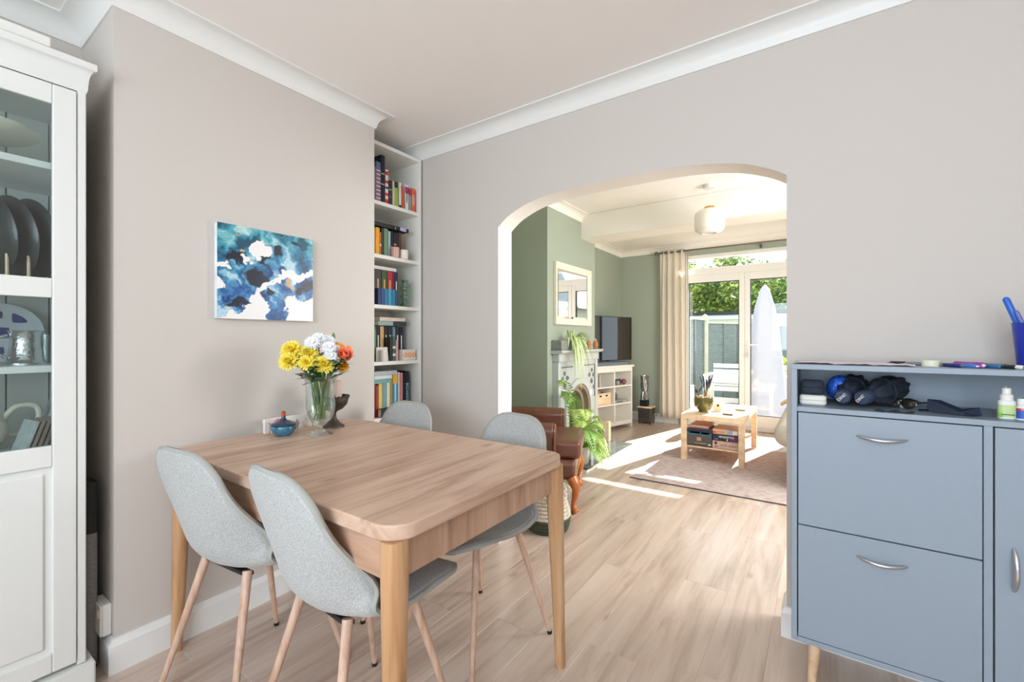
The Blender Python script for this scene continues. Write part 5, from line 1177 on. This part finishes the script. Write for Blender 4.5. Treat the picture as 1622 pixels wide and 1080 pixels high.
game('slim multicoloured game box on top of the right-hand stack', .005, .215, -.43, .2735, .318, (206, 168, 140), [(.0, .14, .2, .6, (212, 60, 60)), (.56, .8, .3, .95, (150, 156, 190)), (.8, 1, .2, .95, (222, 222, 214)), (.16, .5, .35, .7, (190, 130, 100))])
game('slim pink game box lying on the large dark one', -.21, -.04, -.40, .3035, .330, (190, 140, 130), [(.1, .9, .5, .9, (216, 176, 150))])
# pot with stones and lavender
pt = thing('green_bowl_planter', 'dark olive glazed bowl with stones and dried lavender on the coffee table', 'planter', (-.955, 4.68, .4503))
OLV = mat('olive_glaze', S(84, 80, 40), .15, var=.35, scale=14, coat=.5)
MB().lathe([(0, 0), (.045, 0), (.045, .012), (.065, .03), (.084, .062), (.088, .10), (.087, .142), (.082, .144), (.078, .10), (.06, .05), (0, .04)], 40).obj('bowl', OLV, pt, smooth=50)
rs = random.Random(2)
for k in range(34):
    a = rs.uniform(0, 6.28); q = rs.uniform(0, .066); MB().ball((q*math.cos(a), q*math.sin(a), .138+rs.uniform(0, .018)), rs.uniform(.009, .015), 7, 5, sz=.7).obj('pebble', [mat('pebble_pink', S(226, 176, 154), .7), mat('pebble_cream', S(230, 206, 180), .7), mat('pebble_brown', S(150, 104, 84), .7)][k % 3] if k < 3 else [bpy.data.materials['pebble_pink'], bpy.data.materials['pebble_cream'], bpy.data.materials['pebble_brown']][k % 3], pt, smooth=60)
MB().ball((.03, .02, .185), .04, 16, 10, sx=1, sy=.5).obj('flat_stone', mat('cream_stone', S(226, 206, 176), .8, bump=.4), pt, smooth=60)
LV, LVS = mat('lavender_bud', S(70, 62, 84), .8), mat('lavender_stem', S(112, 106, 84), .8)
for k in range(20):
    big = k < 13; c0 = Vector((.018, .0, .15)) if big else Vector((-.045, -.01, .145)); a = rs.uniform(0, 6.28); sp__ = rs.uniform(.02, .07); ln = rs.uniform(.13, .21) if big else rs.uniform(.05, .10)
    e_ = c0+Vector((sp__*math.cos(a), sp__*math.sin(a), ln)); s_ = MB().tube([c0, c0.lerp(e_, .5)+Vector((0, 0, .01)), e_], .0022, 5).obj('lavender_stalk', LVS, pt)
    MB().tube([c0.lerp(e_, .62), c0.lerp(e_, .8), c0.lerp(e_, 1.06)], [.003, .0065, .003], 6).obj('lavender_head', LV, s_, smooth=60)
hs = thing('house_figurine', 'small cream ceramic house figurine right of the green bowl', 'figurine', (-.845, 4.80, .4503))
MB().prism([(-.035, 0), (.035, 0), (.035, .055), (0, .09), (-.035, .055)], 'y', -.03, .03).obj('walls', mat('cream_bisque', S(226, 196, 164), .7), hs, bev=.002); box(-.004, .014, -.0312, -.03, .05, .07).obj('window', BLACK, hs); box(.012, .024, -.01, .01, .06, .105).obj('chimney', mat('pink_bisque', S(232, 190, 176), .7), hs)
for k, (x, y, lb) in enumerate(((-.725, 4.63, 'brown rectangular coaster block at the front of the coffee table'), (-.665, 4.98, 'olive rectangular coaster block at the back of the coffee table'))):
    o = thing('coaster_block', lb, 'coaster', (x, y, .4503)); MB().box(-.045, .045, -.045, .045, 0, .006).box(-.045, .045, -.045, .045, .008, .014).obj('slabs', mat('coaster%d' % k, S(*((96, 66, 46) if k == 0 else (130, 122, 72))), .5), o, bev=.001); box(-.043, .043, -.043, .043, .006, .008).obj('felt_layer', BLACK, o)

# sofa at the right
sf = thing('sofa', 'pale oatmeal sofa with a rounded seat cushion at the right of the rug', 'sofa', (.15, 4.85, .0095))
OAT = mat('oatmeal_boucle', S(206, 198, 186), .95, var=.08, scale=60, bump=.6, bscale=160)
box(-.38, .42, -.72, .72, .11, .30).obj('base', OAT, sf, bev=.04, seg=4); box(-.47, .18, -.70, .70, .285, .475).obj('seat_cushion', OAT, sf, bev=.085, seg=6); box(.15, .44, -.72, .72, .28, .82).obj('backrest', OAT, sf, bev=.08, seg=5)
for s in (-1, 1): box(-.28, .42, s*.80-.10, s*.80+.10, .11, .62).obj('arm', OAT, sf, bev=.07, seg=5)
for sx in (-.34, .36):
    for sy in (-.68, .68): MB().cyl((sx, sy, 0 if sy < 0 else -.0095), (sx, sy, .115), .018, .022, 12).obj('leg', BLACK, sf)
tw = thing('knitted_throw', 'straw-coloured knitted throw over the far end of the sofa', 'throw', (-.20, 5.42, .0095))
tw_ = MB().grid(lambda u, v: (-.15+.22*u, -.06+.10*v, .485+.07*math.sin(math.pi*u*.9)+.008*math.sin(v*25)), 14, 10).obj('knit', mat('straw_knit', S(214, 186, 142), .95, bump=1, bscale=90), tw, smooth=70, recalc=False); tw_.modifiers.new('s', 'SOLIDIFY').thickness = .02
# ================================================================== garden
PAT = mat('patio_stone', S(158, 152, 144), .85, var=.12, scale=4, bump=.3, bscale=60)
patio = struct(box(-6, 8, YF+.2, 32, -.22, -.165).obj('ground_patio_base', mat('patio_joint', S(150, 144, 134), .9)))
for i in range(10):
    for j in range(7): box(-3.2+.6*i+.004, -2.6+.6*i-.004, YF+.22+.6*j+.004, YF+.82+.6*j-.004, -.165, -.15).obj('paving_slab', PAT, patio, smooth=0)
lawn = struct(box(-6, 8, 10.72, 32, -.165, -.14).obj('ground_lawn', mat('lawn', S(110, 140, 70), .95, var=.3, scale=6)))
FEN = mat('fence_grey_green', S(112, 122, 122), .85, var=.2, scale=6, stretch=(1, 1, 8), bump=.3, bscale=40); POST = mat('concrete_post', S(196, 192, 170), .85, var=.12, scale=8)
def fence(label, p0, p1, top, npan=1, posts=True):
    p0, p1 = Vector(p0), Vector(p1); d = (p1-p0); ln = d.length; a = math.atan2(d.y, d.x)
    t = thing('garden_fence', label, 'fence', (p0.x, p0.y, -.14), a, 'garden fence panels')
    n = 11; bh = (top+.14-.05)/n
    for k in range(n): MB().prism([(-.012, .03+bh*k), (.004, .03+bh*k), (-.002, .03+bh*(k+1)+.012), (-.006, .03+bh*(k+1)+.012)], 'x', .04, ln-.04).obj('board', FEN, t, smooth=0)
    nb = max(3, int(ln/.5)+1)
    for k in range(nb+1): box(.04+(ln-.12)*k/nb, .08+(ln-.12)*k/nb, -.035, -.008, .02, top+.12).obj('batten', FEN, t, smooth=0)
    box(.0, ln, -.04, .03, top+.12, top+.15).obj('capping', POST, t, smooth=0)
def post(label, x, y, h):
    t = thing('fence_post', label, 'post', (x, y, -.14)); box(-.055, .055, -.055, .055, 0, h+.14).obj('shaft', POST, t, bev=.006); MB().add([(-.055, -.055, h+.14), (.055, -.055, h+.14), (.055, .055, h+.14), (-.055, .055, h+.14), (0, 0, h+.19)], [(0, 1, 4), (1, 2, 4), (2, 3, 4), (3, 0, 4)]).obj('cap', POST, t, smooth=0)
def at(px, depth):
    r = (px-811)/703.6; th_ = R(34.87); return (depth*(r*math.cos(th_)-math.sin(th_)), depth*(r*math.sin(th_)+math.cos(th_)))
A0, A1, A2, A3 = (-2.60, 8.05), (-1.96, 10.21), (-.75, 12.6), (.6, 15.0)
A0, A1, A2, A3 = (-2.05, 7.75), (-1.83, 10.3), (-1.05, 11.75), (-.25, 13.2)
fence('grey-green fence panel nearest the house, left of the pale post', (-2.32, 6.6), (-1.93, 9.45), 1.56); fence('grey-green fence panel behind the garden bench, right of the post', (-1.90, 9.55), (-1.00, 11.15), 1.50)
fence('grey-green fence panel further along behind the parasol', (-.98, 11.2), (-.10, 12.75), 1.47); fence('distant grey-green fence panel seen right of the parasol', (-.05, 12.8), (1.9, 14.6), 1.40)
post('pale concrete fence post between two panels', -1.915, 9.5, 1.62); post('concrete fence post standing behind the parasol', -.99, 11.17, 1.55); post('concrete fence post far down the garden', -.07, 12.78, 1.5)
# white trellis post beside the door
tp_ = thing('white_post', 'white timber post standing outside the left door pane', 'post', (-1.70, 7.0, -.165)); box(-.075, .075, -.03, .03, 0, 1.62).obj('shaft', UPVC, tp_, bev=.006); box(-.09, .09, -.045, .045, 1.62, 1.65).obj('cap', UPVC, tp_, bev=.004)
# garage behind
ga = thing('garage', 'white garage with a flat black roof edge behind the fence', 'garage', (0, 17.5, -.15))
RND = mat('white_render', S(226, 220, 214), .85, var=.05); 
box(-5.5, 3.4, 0, 3, 0, 2.02).obj('wall', RND, ga); box(-5.6, 3.5, -.10, 3.1, 2.02, 2.17).obj('fascia', mat('white_fascia', S(236, 236, 238), .5), ga); box(-5.65, 3.55, -.16, 3.15, 2.17, 2.30).obj('roof_edge', mat('black_felt', S(52, 54, 60), .8), ga)
box(-3.2, -2.2, -.02, 0, 0, 1.9).obj('side_door', mat('pale_door', S(200, 190, 180), .6), ga)
# neighbouring house (seen in the mirror)
nh = thing('neighbour_house', 'neighbouring house with a grey tiled hipped roof beyond the garden', 'house', (7.5, 19, -.15))
box(-3, 3, -2, 4, 0, 2.6).obj('wall', mat('pale_brick', S(206, 196, 184), .85, var=.08), nh)
MB().add([(-3.3, -2.3, 2.6), (3.3, -2.3, 2.6), (3.3, 4.3, 2.6), (-3.3, 4.3, 2.6), (-.6, 1, 4.9), (.6, 1, 4.9)], [(0, 1, 5, 4), (1, 2, 5), (2, 3, 4, 5), (3, 0, 4), (0, 1, 2, 3)]).obj('roof', mat('grey_tiles', S(132, 140, 142), .8, var=.12, scale=6, stretch=(1, 1, 8)), nh, smooth=0)
for x in (-1.6, .9):
    f = box(x-.5, x+.5, -2.04, -2.0, .9, 2.1).obj('window', UPVC, nh); box(x-.42, x+.42, -2.05, -2.04, .98, 2.02).obj('pane', mat('dark_pane', S(90, 100, 106), .1), f)
# bench with cushion
bn = thing('garden_bench', 'white slatted garden bench just outside the french doors', 'bench', (-.868, 8.58, -.15))
WPT = mat('white_garden_paint', S(214, 214, 214), .5)
for s in (-.83, .77):
    for y in (-.30, .30): box(s, s+.06, y-.03, y+.03, 0, .66).obj('leg', WPT, bn, bev=.004)
    box(s, s+.06, -.35, .35, .66, .70).obj('armrest', WPT, bn, bev=.004)
for k in range(6): box(-.77, .77, -.31+.105*k, -.225+.105*k, .52, .55).obj('seat_slat', WPT, bn, bev=.003)
for k in range(3): box(-.77, .77, .285, .305, .58+.105*k, .655+.105*k).obj('back_slat', WPT, bn, bev=.003)
for k in range(3): box(-.77, .77, -.32, -.30, .05+.19*k, .13+.19*k).obj('front_slat', WPT, bn, bev=.003)
cu2 = thing('bench_cushion', 'plump white cushion lying on the garden bench', 'cushion', (-.868, 8.55, .402))
box(-.70, .74, -.26, .20, 0, .16).obj('pad', mat('white_canvas', S(244, 244, 246), .9, bump=.3, bscale=8), cu2, bev=.06, seg=4)
# closed parasol under a white cover
pa = thing('covered_parasol', 'closed garden parasol under a tall white cover', 'parasol', (-.72, 7.86, -.15))
MB().lathe([(0, .0), (.22, 0), (.22, .05), (.05, .07), (0, .07)], 24).obj('base', mat('grey_base', S(150, 150, 150), .7), pa); MB().cyl((0, 0, .06), (0, 0, 2.0), .02).obj('pole', mat('alu_pole', S(190, 190, 190), .4, .6), pa)
MB().lathe([(.30, .14), (.27, .60), (.225, 1.05), (.185, 1.45), (.13, 1.82), (.06, 2.08), (.025, 2.14), (0, 2.15)], 40, flute=lambda k, i: 1+.045*math.sin(k*6.283/40*6+i*.3)).obj('cover', mat('white_cover', S(166, 164, 180), .8, bump=.3, bscale=14), pa, smooth=60)
# bird feeder / long-neck bottle by the fence
bo = thing('long_neck_bottle', 'pale long-necked garden bottle standing by the fence', 'bottle', (-1.88, 8.25, -.15)); MB().lathe([(0, 0), (.09, .0), (.12, .06), (.10, .16), (.045, .24), (.04, .48), (.045, .50), (0, .50)], 20).obj('body', mat('pale_ceramic', S(216, 214, 204), .6), bo, smooth=60)
pk = thing('wooden_planter', 'low terracotta-brown planter beside the bench', 'planter', (-1.62, 7.55, -.15)); MB().box(-.25, .25, -.15, .15, 0, .18).obj('trough', mat('brown_planter', S(170, 130, 100), .8), pk, bev=.01); box(-.22, .22, -.12, .12, .17, .19).obj('soil', mat('soil3', S(70, 54, 42), .95), pk)
# trees and shrubs
def tree(name, label, x, y, h, r, zc, cols, n, seed, trunk=True, sz=.8, leaf_=.11):
    t = thing(name, label, 'tree' if trunk else 'shrub', (x, y, -.15)); rs = random.Random(seed)
    if trunk:
        MB().tube([(0, 0, 0), (.1, .05, h*.35), (.05, 0, h*.7)], [.16, .12, .05], 8).obj('trunk', mat('bark', S(96, 80, 64), .9), t, smooth=60)
        for k in range(5):
            a = k*1.3; MB().tube([(.08, .03, h*.35+.12*k), (r*.35*math.cos(a), r*.35*math.sin(a), h*.55+.15*k), (r*.65*math.cos(a), r*.65*math.sin(a), h*.7+.15*k)], [.06, .04, .015], 6).obj('branch', bpy.data.materials.get('bark'), t, smooth=60)
    centers = [(rs.gauss(0, .5)*r, rs.gauss(0, .5)*r, rs.gauss(0, .42)*r*sz) for _ in range(26)]
    g = MB()
    for k in range(n):
        c = centers[rs.randrange(26)]; q = .30*r
        p = Vector((c[0]+rs.gauss(0, q*.6), c[1]+rs.gauss(0, q*.6), zc+c[2]+rs.gauss(0, q*.55)))
        u = Vector((rs.gauss(0, 1), rs.gauss(0, 1), rs.gauss(0, .6))).normalized(); w = u.orthogonal().normalized(); s = leaf_*rs.uniform(.6, 1.25)
        g.add([p-u*s, p+w*s*.55, p+u*s, p-w*s*.55], [(0, 1, 2, 3)], k % len(cols))
    o = g.obj('crown', cols, t, smooth=0, recalc=False); o['kind'] = 'stuff'
    return t
def leafmat(nm, c):
    m = bpy.data.materials.new(nm); m.use_nodes = True; N = m.node_tree.nodes; L = m.node_tree.links; b = N['Principled BSDF']; b.inputs['Base Color'].default_value = c; b.inputs['Roughness'].default_value = .5
    t = N.new('ShaderNodeBsdfTranslucent'); t.inputs[0].default_value = c; mx = N.new('ShaderNodeMixShader'); mx.inputs[0].default_value = .45
    L.new(b.outputs[0], mx.inputs[1]); L.new(t.outputs[0], mx.inputs[2]); L.new(mx.outputs[0], N['Material Output'].inputs[0]); return m
LA, LB, LC, LD = leafmat('leaf_yellow_green', S(176, 190, 88)), leafmat('leaf_mid_green', S(112, 142, 72)), leafmat('leaf_deep_green', S(78, 108, 62)), leafmat('leaf_blue_green', S(104, 138, 116))
tree('broadleaf_tree', 'yellow-green broadleaf tree behind the garage, seen through the left pane', -4.0, 22.5, 3.6, 2.0, 3.3, [LA, LB, LA, LC], 9000, 1)
tree('broadleaf_tree', 'dense mid-green tree behind the garage, above the left door stile', -1.4, 23.5, 3.8, 2.0, 3.4, [LA, LB, LB, LC], 9000, 2)
tree('broadleaf_tree', 'dark green tree at the far left beyond the fence', -6.6, 22.0, 3.6, 1.9, 3.2, [LB, LC, LA], 7000, 3)
tree('conifer_tree', 'bluish-green tree behind the garage, seen through the right pane', 1.6, 24.5, 3.9, 2.1, 3.5, [LD, LC, LD], 9000, 4)
tree('tall_tree', 'tall thin-crowned tree rising above the door transom', -2.8, 26.0, 6.6, 1.3, 6.6, [LC, LB], 700, 6, leaf_=.13)
tree('garden_shrub', 'bright green shrub growing up the fence behind the bench', -.92, 10.35, 1.2, .36, .62, [LA, LB, LA], 2400, 7, trunk=False, sz=1.3, leaf_=.045)
tree('garden_shrub', 'light green shrub by the fence to the right of the parasol', .62, 12.2, 1.2, .5, .45, [LA, LB], 2000, 8, trunk=False, leaf_=.05)
